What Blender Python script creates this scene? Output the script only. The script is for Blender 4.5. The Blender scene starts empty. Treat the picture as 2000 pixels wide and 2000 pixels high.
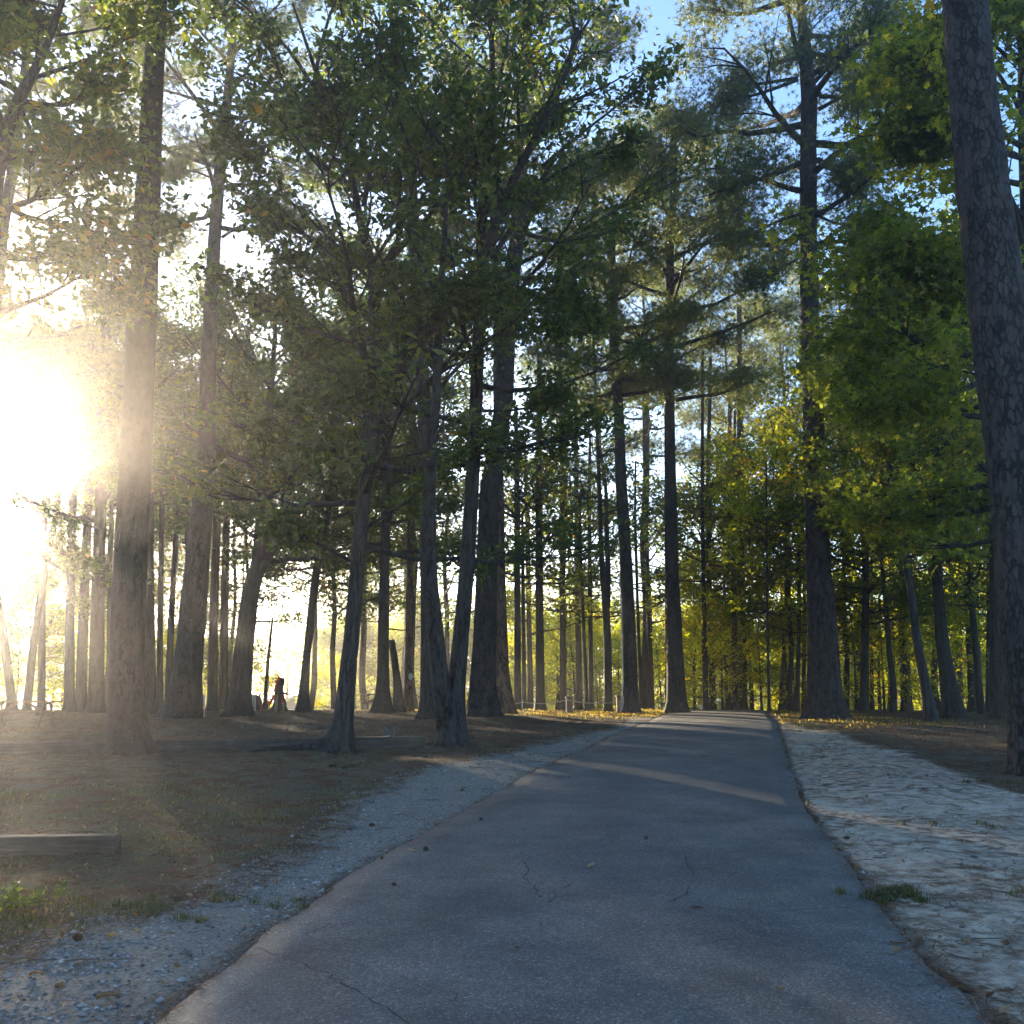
import bpy, math, random
import numpy as np
R_ = math.radians
rng = np.random.default_rng(7)
random.seed(7)
sc = bpy.context.scene
COL = sc.collection

# ------------------------------------------------------------------ camera, sky, sun, exposure
CAMZ = 1.6; PITCH = R_(10.0); F = 2000.0
cam = bpy.data.cameras.new("camera"); cam.sensor_width = 36; cam.sensor_height = 36; cam.lens = 36
cam.clip_end = 6000; cam.clip_start = 0.05
camo = bpy.data.objects.new("camera", cam); COL.objects.link(camo)
camo.location = (0, 0, CAMZ); camo.rotation_euler = (math.pi/2 + PITCH, 0, 0); sc.camera = camo

SUN_EL = R_(9.8); SUN_AZ = R_(-26.0)          # azimuth from +Y towards +X
w = bpy.data.worlds.new("World"); sc.world = w; w.use_nodes = True
nt = w.node_tree; nt.nodes.clear()
sky = nt.nodes.new("ShaderNodeTexSky"); sky.sky_type = 'NISHITA'; sky.sun_disc = False
sky.sun_elevation = SUN_EL; sky.sun_rotation = SUN_AZ
sky.air_density = 0.85; sky.dust_density = 0.4; sky.ozone_density = 3.2; sky.altitude = 0
bg = nt.nodes.new("ShaderNodeBackground"); bg.inputs[1].default_value = 0.10
wo = nt.nodes.new("ShaderNodeOutputWorld")
nt.links.new(sky.outputs[0], bg.inputs[0]); nt.links.new(bg.outputs[0], wo.inputs[0])

sl = bpy.data.lights.new("sun", 'SUN'); sl.energy = 5.0; sl.angle = R_(0.6); sl.color = (1.0, 0.83, 0.58)
so = bpy.data.objects.new("sun", sl); COL.objects.link(so)
so.rotation_euler = (math.pi/2 - SUN_EL, 0, math.pi - SUN_AZ)
so.location = (0, 0, 60)
sc.view_settings.view_transform = 'Standard'; sc.view_settings.look = 'None'
sc.view_settings.exposure = 2.5; sc.view_settings.gamma = 1.0
cy = sc.cycles
cy.max_bounces = 7; cy.diffuse_bounces = 4; cy.glossy_bounces = 2; cy.transmission_bounces = 4
cy.transparent_max_bounces = 4; cy.volume_bounces = 0
cy.use_denoising = True; cy.sample_clamp_indirect = 6; cy.sample_clamp_direct = 0
cy.caustics_reflective = False; cy.caustics_refractive = False

# ------------------------------------------------------------------ picture <-> world
cP, sP = math.cos(PITCH), math.sin(PITCH)
def ray(px, py):
    u = (px-1000)/F; v = (py-1000)/F
    return np.array([u, cP+v*sP, sP-v*cP])
def at(px, py, Y):
    d = ray(px, py); t = Y/d[1]
    return np.array([d[0]*t, Y, CAMZ+d[2]*t])
def mpp(Y): return Y/F*1.0          # metres per reference pixel at depth Y
PY = [-60, 0, 3, 5.5, 8, 12, 17, 23, 30, 38, 44, 50, 58, 70, 85, 110, 400, 4000]
PZ = [-.6, -.12, -.05, 0, .08, .19, .36, .52, .66, .755, .80, .78, .45, -.9, -2.3, -3.3, -3.5, -3.5]
def vnoise(x, y, s=1.0, seed=0):
    x = np.asarray(x, float)*s; y = np.asarray(y, float)*s
    xi = np.floor(x).astype(np.int64); yi = np.floor(y).astype(np.int64)
    fx = x-xi; fy = y-yi; fx = fx*fx*(3-2*fx); fy = fy*fy*(3-2*fy)
    def h(a, b):
        n = (a*374761393 + b*668265263 + seed*1442695041) & 0x7fffffff
        n = ((n ^ (n >> 13))*1274126177) & 0x7fffffff
        return ((n ^ (n >> 16)) & 0xffff)/65535.0
    return (h(xi, yi)*(1-fx)+h(xi+1, yi)*fx)*(1-fy)+(h(xi, yi+1)*(1-fx)+h(xi+1, yi+1)*fx)*fy
def prof(y):
    y = np.asarray(y, float)
    return (np.interp(y, PY, PZ)+np.interp(y-1.5, PY, PZ)+np.interp(y+1.5, PY, PZ))/3
def gp0(px, py):
    d = ray(px, py); t = 3.0
    for _ in range(4000):
        p = d*t; z = CAMZ+p[2]
        if z <= prof(p[1]): return (p[0], p[1])
        t += 0.02 if p[1] < 60 else 2
        if t > 120: break
    return (p[0], p[1])
K = 1.0352
def curve_of(pts):
    g = [gp0(x*K, y*K) for x, y in pts]; g.sort(key=lambda a: a[1])
    return np.array([a[1] for a in g]), np.array([a[0] for a in g])
LY, LX = curve_of([(310,1932),(460,1800),(570,1712),(700,1625),(840,1550),(930,1500),(1010,1455),(1100,1415),(1200,1372)])
RY, RX = curve_of([(1855,1932),(1760,1830),(1660,1720),(1600,1630),(1530,1550),(1495,1470),(1475,1400),(1468,1365)])
def extend(Ys, Xs, tail):
    s0 = (Xs[1]-Xs[0])/(Ys[1]-Ys[0])
    return (np.concatenate([[-8, Ys[0]-3], Ys, [t[0] for t in tail]]), np.concatenate([[Xs[0]-s0*9, Xs[0]-s0*3], Xs, [t[1] for t in tail]]))
LY, LX = extend(LY, LX, [(42, 6.35), (50, 8.0), (62, 9.5), (80, 10)])
RY, RX = extend(RY, RX, [(42, 10.3), (50, 12.2), (62, 13.6), (80, 14)])
def XL(y): return (np.interp(y, LY, LX)+np.interp(y-.6, LY, LX)+np.interp(y+.6, LY, LX))/3 + .07*(vnoise(y, 0, 1.7, 3)-.5)+.04*(vnoise(y, 0, 6, 5)-.5)
def XR(y): return (np.interp(y, RY, RX)+np.interp(y-.6, RY, RX)+np.interp(y+.6, RY, RX))/3 + .07*(vnoise(y, 9, 1.7, 4)-.5)+.04*(vnoise(y, 9, 6, 6)-.5)
GY, GX = curve_of([(20,1790),(230,1740),(400,1690),(560,1610),(650,1510),(760,1465),(900,1430),(1060,1396),(1160,1370)])
GY, GX = np.concatenate([[0], GY, [60]]), np.concatenate([[GX[0]+.9*0], GX, [7.0]])
SY, SX = curve_of([(1500,1368),(1570,1380),(1700,1420),(1800,1450),(1925,1500)])
SY, SX = np.concatenate([[0, SY[0]-.3], SY, [60]]), np.concatenate([[40, SX[0]+4], SX, [8.9]])
def gz(x, y):
    x = np.asarray(x, float); y = np.asarray(y, float)
    z = prof(y)
    xl, xr = XL(y), XR(y)
    out = np.maximum(np.maximum(xl-x, x-xr), 0)
    inside = (out <= 0)
    k = np.clip(out/1.2, 0, 1)
    near = np.clip((60-y)/30, 0, 1)
    n = (vnoise(x, y, .35, 11)-.5)*.16 + (vnoise(x, y, 1.3, 12)-.5)*.05*near + ((vnoise(x, y, 5, 13)-.5)*.022 + (vnoise(x, y, 13, 14)-.5)*.010)*near*np.where(x > xr, .3, 1)
    return z + n*k - .035*inside*(y < 75) - .008
def gp(px, py, dz=0.0):
    d = ray(px, py); t = 3.0
    while t < 130:
        p = d*t; z = CAMZ+p[2]
        if z <= float(gz(p[0], p[1]))+dz: break
        t += 0.02
    return np.array([p[0], p[1], float(gz(p[0], p[1]))])

# ------------------------------------------------------------------ mesh helpers
class MB:
    def __init__(s): s.v = []; s.f = {3: [], 4: []}; s.n = 0; s.r = []; s.m = {3: [], 4: []}
    def add(s, V, faces, rnd=0.5, mi=0):
        V = np.asarray(V, np.float32).reshape(-1, 3)
        for k, fc in faces.items():
            if len(fc):
                a = np.asarray(fc, np.int32).reshape(-1, k)+s.n
                s.f[k].append(a); s.m[k].append(np.full(len(a), mi, np.int32))
        s.v.append(V)
        s.r.append(np.full(len(V), rnd, np.float32) if np.isscalar(rnd) else np.asarray(rnd, np.float32))
        s.n += len(V)
    def mesh(s, name, smooth=True):
        me = bpy.data.meshes.new(name)
        V = np.concatenate(s.v) if s.v else np.zeros((0, 3), np.float32)
        f3 = np.concatenate(s.f[3]) if s.f[3] else np.zeros((0, 3), np.int32)
        f4 = np.concatenate(s.f[4]) if s.f[4] else np.zeros((0, 4), np.int32)
        mi = np.concatenate((s.m[3] or [np.zeros(0, np.int32)])+(s.m[4] or [np.zeros(0, np.int32)]))
        me.vertices.add(len(V)); me.vertices.foreach_set("co", V.ravel())
        me.loops.add(f3.size+f4.size)
        me.loops.foreach_set("vertex_index", np.concatenate([f3.ravel(), f4.ravel()]))
        me.polygons.add(len(f3)+len(f4))
        me.polygons.foreach_set("loop_start", np.concatenate([np.arange(len(f3))*3, len(f3)*3+np.arange(len(f4))*4]).astype(np.int32))
        me.polygons.foreach_set("material_index", mi)
        me.polygons.foreach_set("use_smooth", np.full(len(mi), smooth))
        me.update(calc_edges=True)
        a = me.attributes.new("rnd", 'FLOAT', 'POINT'); a.data.foreach_set("value", np.concatenate(s.r) if s.r else np.zeros(0, np.float32))
        return me
def put(name, me, mats, parent=None, loc=(0, 0, 0), **tags):
    o = bpy.data.objects.new(name, me)
    if me is not None and mats is not None:
        for m in (mats if isinstance(mats, (list, tuple)) else [mats]):
            if m.name not in [x.name for x in me.materials if x]: me.materials.append(m)
    COL.objects.link(o); o.location = loc
    if parent is not None: o.parent = parent
    for k, v in tags.items(): o[k] = v
    return o
def thing(name, label, cat, loc, group=None, rz=0):
    o = bpy.data.objects.new(name, None); COL.objects.link(o); o.location = loc; o.rotation_euler = (0, 0, rz)
    o.empty_display_size = .3
    o["label"] = label; o["category"] = cat
    if group: o["group"] = group
    return o
def nrm(a): return a/np.maximum(np.linalg.norm(a, axis=-1, keepdims=True), 1e-9)
def tube(mb, pts, rad, n=8, rnd=.5, mi=0, rough=0.0, cap=True, seed=0, flare=None, oval=None):
    pts = np.asarray(pts, float); rad = np.broadcast_to(np.asarray(rad, float), (len(pts),))
    T = np.gradient(pts, axis=0); T = nrm(T)
    mt = T.mean(0); ref = np.array([1., 0, 0]) if abs(mt[0]) < .8*np.linalg.norm(mt)+1e-9 else np.array([0, 0, 1.])
    U = nrm(np.cross(T, ref)); W = np.cross(T, U)
    a = np.arange(n)*2*math.pi/n
    rr = rad[:, None]*np.ones((1, n))
    if rough > 0:
        L = np.concatenate([[0], np.cumsum(np.linalg.norm(np.diff(pts, axis=0), axis=1))])
        aa = np.broadcast_to(a[None], rr.shape)*3/math.pi*2; LL = np.broadcast_to(L[:, None], rr.shape)
        lob = vnoise(aa, LL*.5+seed, 1, seed+21)*.5+vnoise(aa*2.5, LL*3+seed, 1, seed+22)*.3+vnoise(aa*6, LL*7, 1, seed+23)*.3
        # wrap seam hidden on the side away from view
        rr = rr*(1+rough*(lob-.55))
    if flare is not None:
        h0, amt, k = flare
        L = pts[:, 2]-pts[0, 2]
        fl = np.exp(-np.maximum(L-.12, 0)/h0)[:, None]
        rr = rr*(1+fl*amt*(.55+.45*np.cos(a*k+seed)[None]**2*1.6))
    V = pts[:, None, :]+rr[..., None]*(np.cos(a)[None, :, None]*U[:, None, :]+np.sin(a)[None, :, None]*W[:, None, :])
    if oval: V = pts[:, None, :]+(V-pts[:, None, :])*np.array(oval)
    m = len(pts)
    i = np.arange(m-1)[:, None]*n; j = np.arange(n)[None]; j2 = (j+1) % n
    q = np.stack([i+j, i+j2, i+n+j2, i+n+j], -1).reshape(-1, 4)
    V = V.reshape(-1, 3); f3 = []
    if cap:
        V = np.concatenate([V, pts[:1], pts[-1:]])
        f3 = [[m*n, (k+1) % n, k] for k in range(n)]+[[m*n+1, (m-1)*n+k, (m-1)*n+(k+1) % n] for k in range(n)]
    mb.add(V, {4: q, 3: f3}, rnd, mi)
def box(mb, c, s, rot=None, rnd=.5, mi=0, bev=0.0):
    x, y, z = [k/2 for k in s]
    if bev > 0:
        b = bev
        P = []
        for sx in (-1, 1):
            for sy in (-1, 1):
                for sz in (-1, 1):
                    P += [(sx*x, sy*(y-b), sz*(z-b)), (sx*(x-b), sy*y, sz*(z-b)), (sx*(x-b), sy*(y-b), sz*z)]
        P = np.array(P)
        def I(sx, sy, sz, k): return (((sx > 0)*4+(sy > 0)*2+(sz > 0))*3+k)
        f4 = []; f3 = []
        for s_ in (-1, 1):
            f4.append([I(s_, -1, -1, 0), I(s_, 1, -1, 0), I(s_, 1, 1, 0), I(s_, -1, 1, 0)])
            f4.append([I(-1, s_, -1, 1), I(1, s_, -1, 1), I(1, s_, 1, 1), I(-1, s_, 1, 1)])
            f4.append([I(-1, -1, s_, 2), I(1, -1, s_, 2), I(1, 1, s_, 2), I(-1, 1, s_, 2)])
            for t_ in (-1, 1):
                f4.append([I(s_, t_, -1, 0), I(s_, t_, 1, 0), I(s_, t_, 1, 1), I(s_, t_, -1, 1)])
                f4.append([I(s_, -1, t_, 0), I(s_, 1, t_, 0), I(s_, 1, t_, 2), I(s_, -1, t_, 2)])
                f4.append([I(-1, s_, t_, 1), I(1, s_, t_, 1), I(1, s_, t_, 2), I(-1, s_, t_, 2)])
                for u_ in (-1, 1): f3.append([I(s_, t_, u_, 0), I(s_, t_, u_, 1), I(s_, t_, u_, 2)])
        faces = {4: f4, 3: f3}
    else:
        P = np.array([(i*x, j*y, k*z) for i in (-1, 1) for j in (-1, 1) for k in (-1, 1)])
        faces = {4: [[0,1,3,2],[4,6,7,5],[0,4,5,1],[2,3,7,6],[0,2,6,4],[1,5,7,3]]}
    if rot is not None:
        ax, ay, az = rot
        ca, sa = math.cos(ax), math.sin(ax); cb, sb = math.cos(ay), math.sin(ay); cc, s2 = math.cos(az), math.sin(az)
        M = np.array([[cc,-s2,0],[s2,cc,0],[0,0,1]])@np.array([[cb,0,sb],[0,1,0],[-sb,0,cb]])@np.array([[1,0,0],[0,ca,-sa],[0,sa,ca]])
        P = P@M.T
    mb.add(P+np.array(c), faces, rnd, mi)

# ------------------------------------------------------------------ materials
def newmat(name):
    m = bpy.data.materials.new(name); m.use_nodes = True; n = m.node_tree; n.nodes.clear()
    out = n.nodes.new("ShaderNodeOutputMaterial"); return m, n, out
def N(n, t, **kw):
    x = n.nodes.new(t)
    for k, v in kw.items():
        if isinstance(k, str) and k.startswith("i_"): x.inputs[k[2:].replace("_", " ")].default_value = v
        else: setattr(x, k, v)
    return x
def ramp(n, stops, interp='LINEAR'):
    r = n.nodes.new("ShaderNodeValToRGB"); r.color_ramp.interpolation = interp
    el = r.color_ramp.elements
    while len(el) < len(stops): el.new(.5)
    for e, (p, c) in zip(el, stops): e.position = p; e.color = (*c, 1) if len(c) == 3 else c
    return r
def simple(name, col, rough=.7, noise=.15, scale=8, metal=0, spec=.3, bump=.0):
    m, n, out = newmat(name); L = n.links
    p = N(n, "ShaderNodeBsdfPrincipled"); p.inputs["Roughness"].default_value = rough; p.inputs["Metallic"].default_value = metal
    p.inputs["Specular IOR Level"].default_value = spec
    tc = N(n, "ShaderNodeTexCoord"); nz = N(n, "ShaderNodeTexNoise"); nz.inputs["Scale"].default_value = scale; nz.inputs["Detail"].default_value = 6
    L.new(tc.outputs["Object"], nz.inputs["Vector"])
    c = np.array(col)
    r = ramp(n, [(.3, tuple(c*(1-noise))), (.7, tuple(np.minimum(c*(1+noise), 1)))])
    L.new(nz.outputs[0], r.inputs[0]); L.new(r.outputs[0], p.inputs["Base Color"])
    if bump:
        b = N(n, "ShaderNodeBump"); b.inputs["Strength"].default_value = 1; b.inputs["Distance"].default_value = bump
        L.new(nz.outputs[0], b.inputs["Height"]); L.new(b.outputs[0], p.inputs["Normal"])
    L.new(p.outputs[0], out.inputs[0]); return m
def leafmat(name, stops, trans=.5, tboost=1.6, rough=.45, spec=.35, ttint=(1.0, 1.0, .45)):
    m, n, out = newmat(name); L = n.links
    at_ = N(n, "ShaderNodeAttribute", attribute_name="rnd")
    oi = N(n, "ShaderNodeObjectInfo")
    ad = N(n, "ShaderNodeMath", operation='MULTIPLY_ADD'); ad.inputs[1].default_value = .14
    L.new(oi.outputs["Random"], ad.inputs[0]); L.new(at_.outputs["Fac"], ad.inputs[2])
    sb = N(n, "ShaderNodeMath", operation='SUBTRACT'); sb.inputs[1].default_value = .07; L.new(ad.outputs[0], sb.inputs[0])
    r = ramp(n, stops); L.new(sb.outputs[0], r.inputs[0])
    p = N(n, "ShaderNodeBsdfPrincipled"); p.inputs["Roughness"].default_value = rough; p.inputs["Specular IOR Level"].default_value = spec
    L.new(r.outputs[0], p.inputs["Base Color"])
    mx = N(n, "ShaderNodeMix", data_type='RGBA', blend_type='MULTIPLY'); mx.inputs[0].default_value = 1
    L.new(r.outputs[0], mx.inputs[6]); mx.inputs[7].default_value = (ttint[0]*tboost, ttint[1]*tboost, ttint[2]*tboost, 1)
    t = N(n, "ShaderNodeBsdfTranslucent"); L.new(mx.outputs[2], t.inputs[0])
    ms = N(n, "ShaderNodeMixShader"); ms.inputs[0].default_value = trans
    L.new(p.outputs[0], ms.inputs[1]); L.new(t.outputs[0], ms.inputs[2]); L.new(ms.outputs[0], out.inputs[0])
    return m
def barkmat(name, dark, light, plate=(7, 7, 2.2), bump=.03, crack=(.012, .010, .009)):
    m, n, out = newmat(name); L = n.links
    tc = N(n, "ShaderNodeTexCoord"); mp = N(n, "ShaderNodeMapping"); mp.inputs["Scale"].default_value = plate
    L.new(tc.outputs["Object"], mp.inputs[0])
    nz = N(n, "ShaderNodeTexNoise"); nz.inputs["Scale"].default_value = 1.5; nz.inputs["Detail"].default_value = 5
    L.new(mp.outputs[0], nz.inputs["Vector"])
    mxv = N(n, "ShaderNodeMix", data_type='RGBA', blend_type='LINEAR_LIGHT'); mxv.inputs[0].default_value = .55
    L.new(mp.outputs[0], mxv.inputs[6]); L.new(nz.outputs["Color"], mxv.inputs[7])
    vo = N(n, "ShaderNodeTexVoronoi", feature='DISTANCE_TO_EDGE'); vo.inputs["Scale"].default_value = 1.0; L.new(mxv.outputs[2], vo.inputs["Vector"])
    vc = N(n, "ShaderNodeTexVoronoi"); vc.inputs["Scale"].default_value = 1.0; L.new(mxv.outputs[2], vc.inputs["Vector"])
    n2 = N(n, "ShaderNodeTexNoise"); n2.inputs["Scale"].default_value = 12; n2.inputs["Detail"].default_value = 6; L.new(tc.outputs["Object"], n2.inputs["Vector"])
    n7 = N(n, "ShaderNodeTexNoise"); n7.inputs["Scale"].default_value = .55; n7.inputs["Detail"].default_value = 4; L.new(mp.outputs[0], n7.inputs["Vector"])
    uw = N(n, "ShaderNodeMath", operation='MULTIPLY_ADD'); L.new(n7.outputs[0], uw.inputs[0]); uw.inputs[1].default_value = -.75; uw.inputs[2].default_value = .36
    us = N(n, "ShaderNodeMath", operation='SUBTRACT'); L.new(vo.outputs[0], us.inputs[0]); L.new(uw.outputs[0], us.inputs[1])
    cr = ramp(n, [(0, (0, 0, 0)), (.16, (1, 1, 1))]); L.new(us.outputs[0], cr.inputs[0])
    c1 = N(n, "ShaderNodeMix", data_type='RGBA'); c1.inputs[6].default_value = (*dark, 1); c1.inputs[7].default_value = (*light, 1)
    av = N(n, "ShaderNodeMath", operation='MULTIPLY_ADD'); L.new(vc.outputs["Color"], av.inputs[0]); av.inputs[1].default_value = .5
    n2s = N(n, "ShaderNodeMath", operation='MULTIPLY'); n2s.inputs[1].default_value = .6; L.new(n2.outputs[0], n2s.inputs[0]); L.new(n2s.outputs[0], av.inputs[2])
    L.new(av.outputs[0], c1.inputs[0])
    c2 = N(n, "ShaderNodeMix", data_type='RGBA'); c2.inputs[6].default_value = (*crack, 1); L.new(cr.outputs[0], c2.inputs[0]); L.new(c1.outputs[2], c2.inputs[7])
    p = N(n, "ShaderNodeBsdfPrincipled"); p.inputs["Roughness"].default_value = .85; p.inputs["Specular IOR Level"].default_value = .25
    L.new(c2.outputs[2], p.inputs["Base Color"])
    hh = N(n, "ShaderNodeMath", operation='MULTIPLY_ADD'); hh.inputs[1].default_value = .25; L.new(n2.outputs[0], hh.inputs[0]); L.new(cr.outputs[0], hh.inputs[2])
    b = N(n, "ShaderNodeBump"); b.inputs["Strength"].default_value = 1; b.inputs["Distance"].default_value = bump
    L.new(hh.outputs[0], b.inputs["Height"]); L.new(b.outputs[0], p.inputs["Normal"])
    L.new(p.outputs[0], out.inputs[0]); return m

M = {}
M['pinebark'] = barkmat("pine_bark", (.026, .022, .021), (.074, .060, .054), (10.5, 10.5, 4.6), .03)
M['finebark'] = barkmat('scaly_bark', (.022, .019, .018), (.055, .047, .042), (17, 17, 6), .018)
M['oakbark'] = barkmat("grey_bark", (.030, .027, .024), (.070, .062, .054), (20, 20, 3.2), .015)
M['redbark'] = barkmat("reddish_bark", (.075, .042, .03), (.20, .115, .08), (7, 7, 2.5), .025)
M['paletrunk'] = barkmat("pale_bark", (.10, .09, .08), (.22, .20, .17), (12, 12, 3), .01)
G1 = [(0, (.020, .034, .016)), (.3, (.034, .056, .020)), (.6, (.058, .082, .022)), (.8, (.100, .115, .022)), (.96, (.15, .13, .025)), (1, (.20, .11, .02))]
G2 = [(0, (.036, .052, .014)), (.35, (.068, .086, .016)), (.65, (.118, .126, .018)), (.85, (.175, .160, .022)), (.97, (.20, .18, .02)), (1, (.26, .15, .02))]
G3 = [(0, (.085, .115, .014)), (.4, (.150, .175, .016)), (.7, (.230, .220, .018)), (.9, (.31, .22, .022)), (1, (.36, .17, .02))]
PN = [(0, (.045, .066, .028)), (.5, (.085, .112, .034)), (.85, (.135, .150, .042)), (1, (.18, .14, .05))]
M['oakleaf'] = leafmat("oak_leaf", G1, .52, 2.9)
M['gumleaf'] = leafmat("sweetgum_leaf", G2, .64, 3.4)
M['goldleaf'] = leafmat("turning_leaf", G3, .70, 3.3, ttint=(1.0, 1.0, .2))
M['needle'] = leafmat("pine_needle", PN, .42, 2.4, ttint=(1, .95, .6))
M['wood'] = simple("weathered_timber", (.20, .165, .13), .85, .3, 14, bump=.004)
M['brownwood'] = simple("brown_timber", (.16, .09, .055), .8, .25, 14, bump=.003)
M['darkwood'] = simple("dark_timber", (.075, .055, .042), .85, .3, 12, bump=.004)
M['rope'] = simple("old_rope", (.42, .38, .30), .9, .2, 60, bump=.002)
M['palewood'] = simple("pale_board", (.42, .42, .38), .7, .1, 10)
M['dragon'] = simple("dark_brown_fabric", (.07, .035, .03), .8, .3, 6)
M['red'] = leafmat("red_fabric", [(0, (.45, .045, .02)), (1, (.65, .09, .03))], .5, 1.4, ttint=(1, .8, .6))
M['bluewall'] = simple("blue_grey_siding", (.07, .13, .27), .7, .06, 4)
M['whitetrim'] = simple("white_trim", (.75, .76, .78), .5, .04, 4)
M['roof'] = simple("grey_shingle", (.30, .32, .36), .8, .15, 10)
M['glass'] = simple("window_glass", (.04, .06, .08), .08, .05, 3, spec=.8)
M['metal'] = simple("pale_metal", (.5, .53, .56), .35, .08, 10, metal=.6)
M['fur'] = simple("grey_fur", (.10, .09, .075), .9, .3, 60, bump=.003)
M['cone'] = simple("pine_cone_scale", (.10, .055, .03), .8, .3, 50)
M['deadleaf'] = leafmat("fallen_leaf", [(0, (.10, .05, .025)), (.5, (.22, .12, .06)), (1, (.42, .30, .17))], .25, 1.2, rough=.9, spec=.12)
M['straw'] = leafmat("pine_straw", [(0, (.07, .035, .02)), (.5, (.17, .085, .045)), (1, (.33, .20, .11))], .15, 1.2, rough=.9, spec=.12)
M['stone'] = leafmat("gravel_stone", [(0, (.10, .09, .08)), (.5, (.24, .225, .205)), (1, (.45, .43, .40))], .0, 1, rough=.95, spec=.08)
M['grass'] = leafmat("short_grass", [(0, (.05, .055, .022)), (.5, (.095, .10, .035)), (.8, (.17, .145, .06)), (1, (.28, .22, .11))], .4, 1.6, rough=.8, spec=.1)
M['greengrass'] = leafmat("green_grass", [(0, (.04, .045, .018)), (.6, (.068, .078, .028)), (1, (.17, .14, .07))], .4, 1.8)
M['sunlitgrass'] = leafmat('sunlit_tint_grass', [(0, (.20, .15, .03)), (.5, (.38, .29, .06)), (1, (.52, .42, .13))], .55, 1.8, rough=.8, spec=.1, ttint=(1, .9, .4))  # crest grass coloured brighter and yellower, standing in for sunlight on it
M['crack'] = simple("asphalt_crack", (.018, .018, .020), .9, .2, 30)

def grained(name, cols, sc_=(1.2, 26, 26), bump=.006):
    m, n, out = newmat(name); L = n.links
    tc = N(n, "ShaderNodeTexCoord"); mp = N(n, "ShaderNodeMapping"); mp.inputs["Scale"].default_value = sc_; L.new(tc.outputs["Object"], mp.inputs[0])
    a = N(n, "ShaderNodeTexNoise"); a.inputs["Scale"].default_value = 1; a.inputs["Detail"].default_value = 9; a.inputs["Roughness"].default_value = .7; L.new(mp.outputs[0], a.inputs["Vector"])
    b_ = N(n, "ShaderNodeTexNoise"); b_.inputs["Scale"].default_value = 5; b_.inputs["Detail"].default_value = 6; L.new(tc.outputs["Object"], b_.inputs["Vector"])
    r = ramp(n, [(.30, cols[0]), (.48, cols[1]), (.72, cols[2])]); L.new(a.outputs[0], r.inputs[0])
    r2 = ramp(n, [(.35, (.6, .58, .52)), (.65, (1.15, 1.15, 1.15))]); L.new(b_.outputs[0], r2.inputs[0])
    mx = N(n, "ShaderNodeMix", data_type='RGBA', blend_type='MULTIPLY'); mx.inputs[0].default_value = 1; L.new(r.outputs[0], mx.inputs[6]); L.new(r2.outputs[0], mx.inputs[7])
    p = N(n, "ShaderNodeBsdfPrincipled"); p.inputs["Roughness"].default_value = .88; L.new(mx.outputs[2], p.inputs["Base Color"])
    b = N(n, "ShaderNodeBump"); b.inputs["Strength"].default_value = 1; b.inputs["Distance"].default_value = bump; L.new(a.outputs[0], b.inputs["Height"]); L.new(b.outputs[0], p.inputs["Normal"])
    L.new(p.outputs[0], out.inputs[0]); return m
M['timber'] = grained("weathered_sleeper", [(.022, .014, .010), (.065, .045, .032), (.15, .11, .08)])
M['timberdark'] = grained('dark_sleeper', [(.02, .016, .012), (.05, .04, .032), (.11, .09, .07)])
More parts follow.
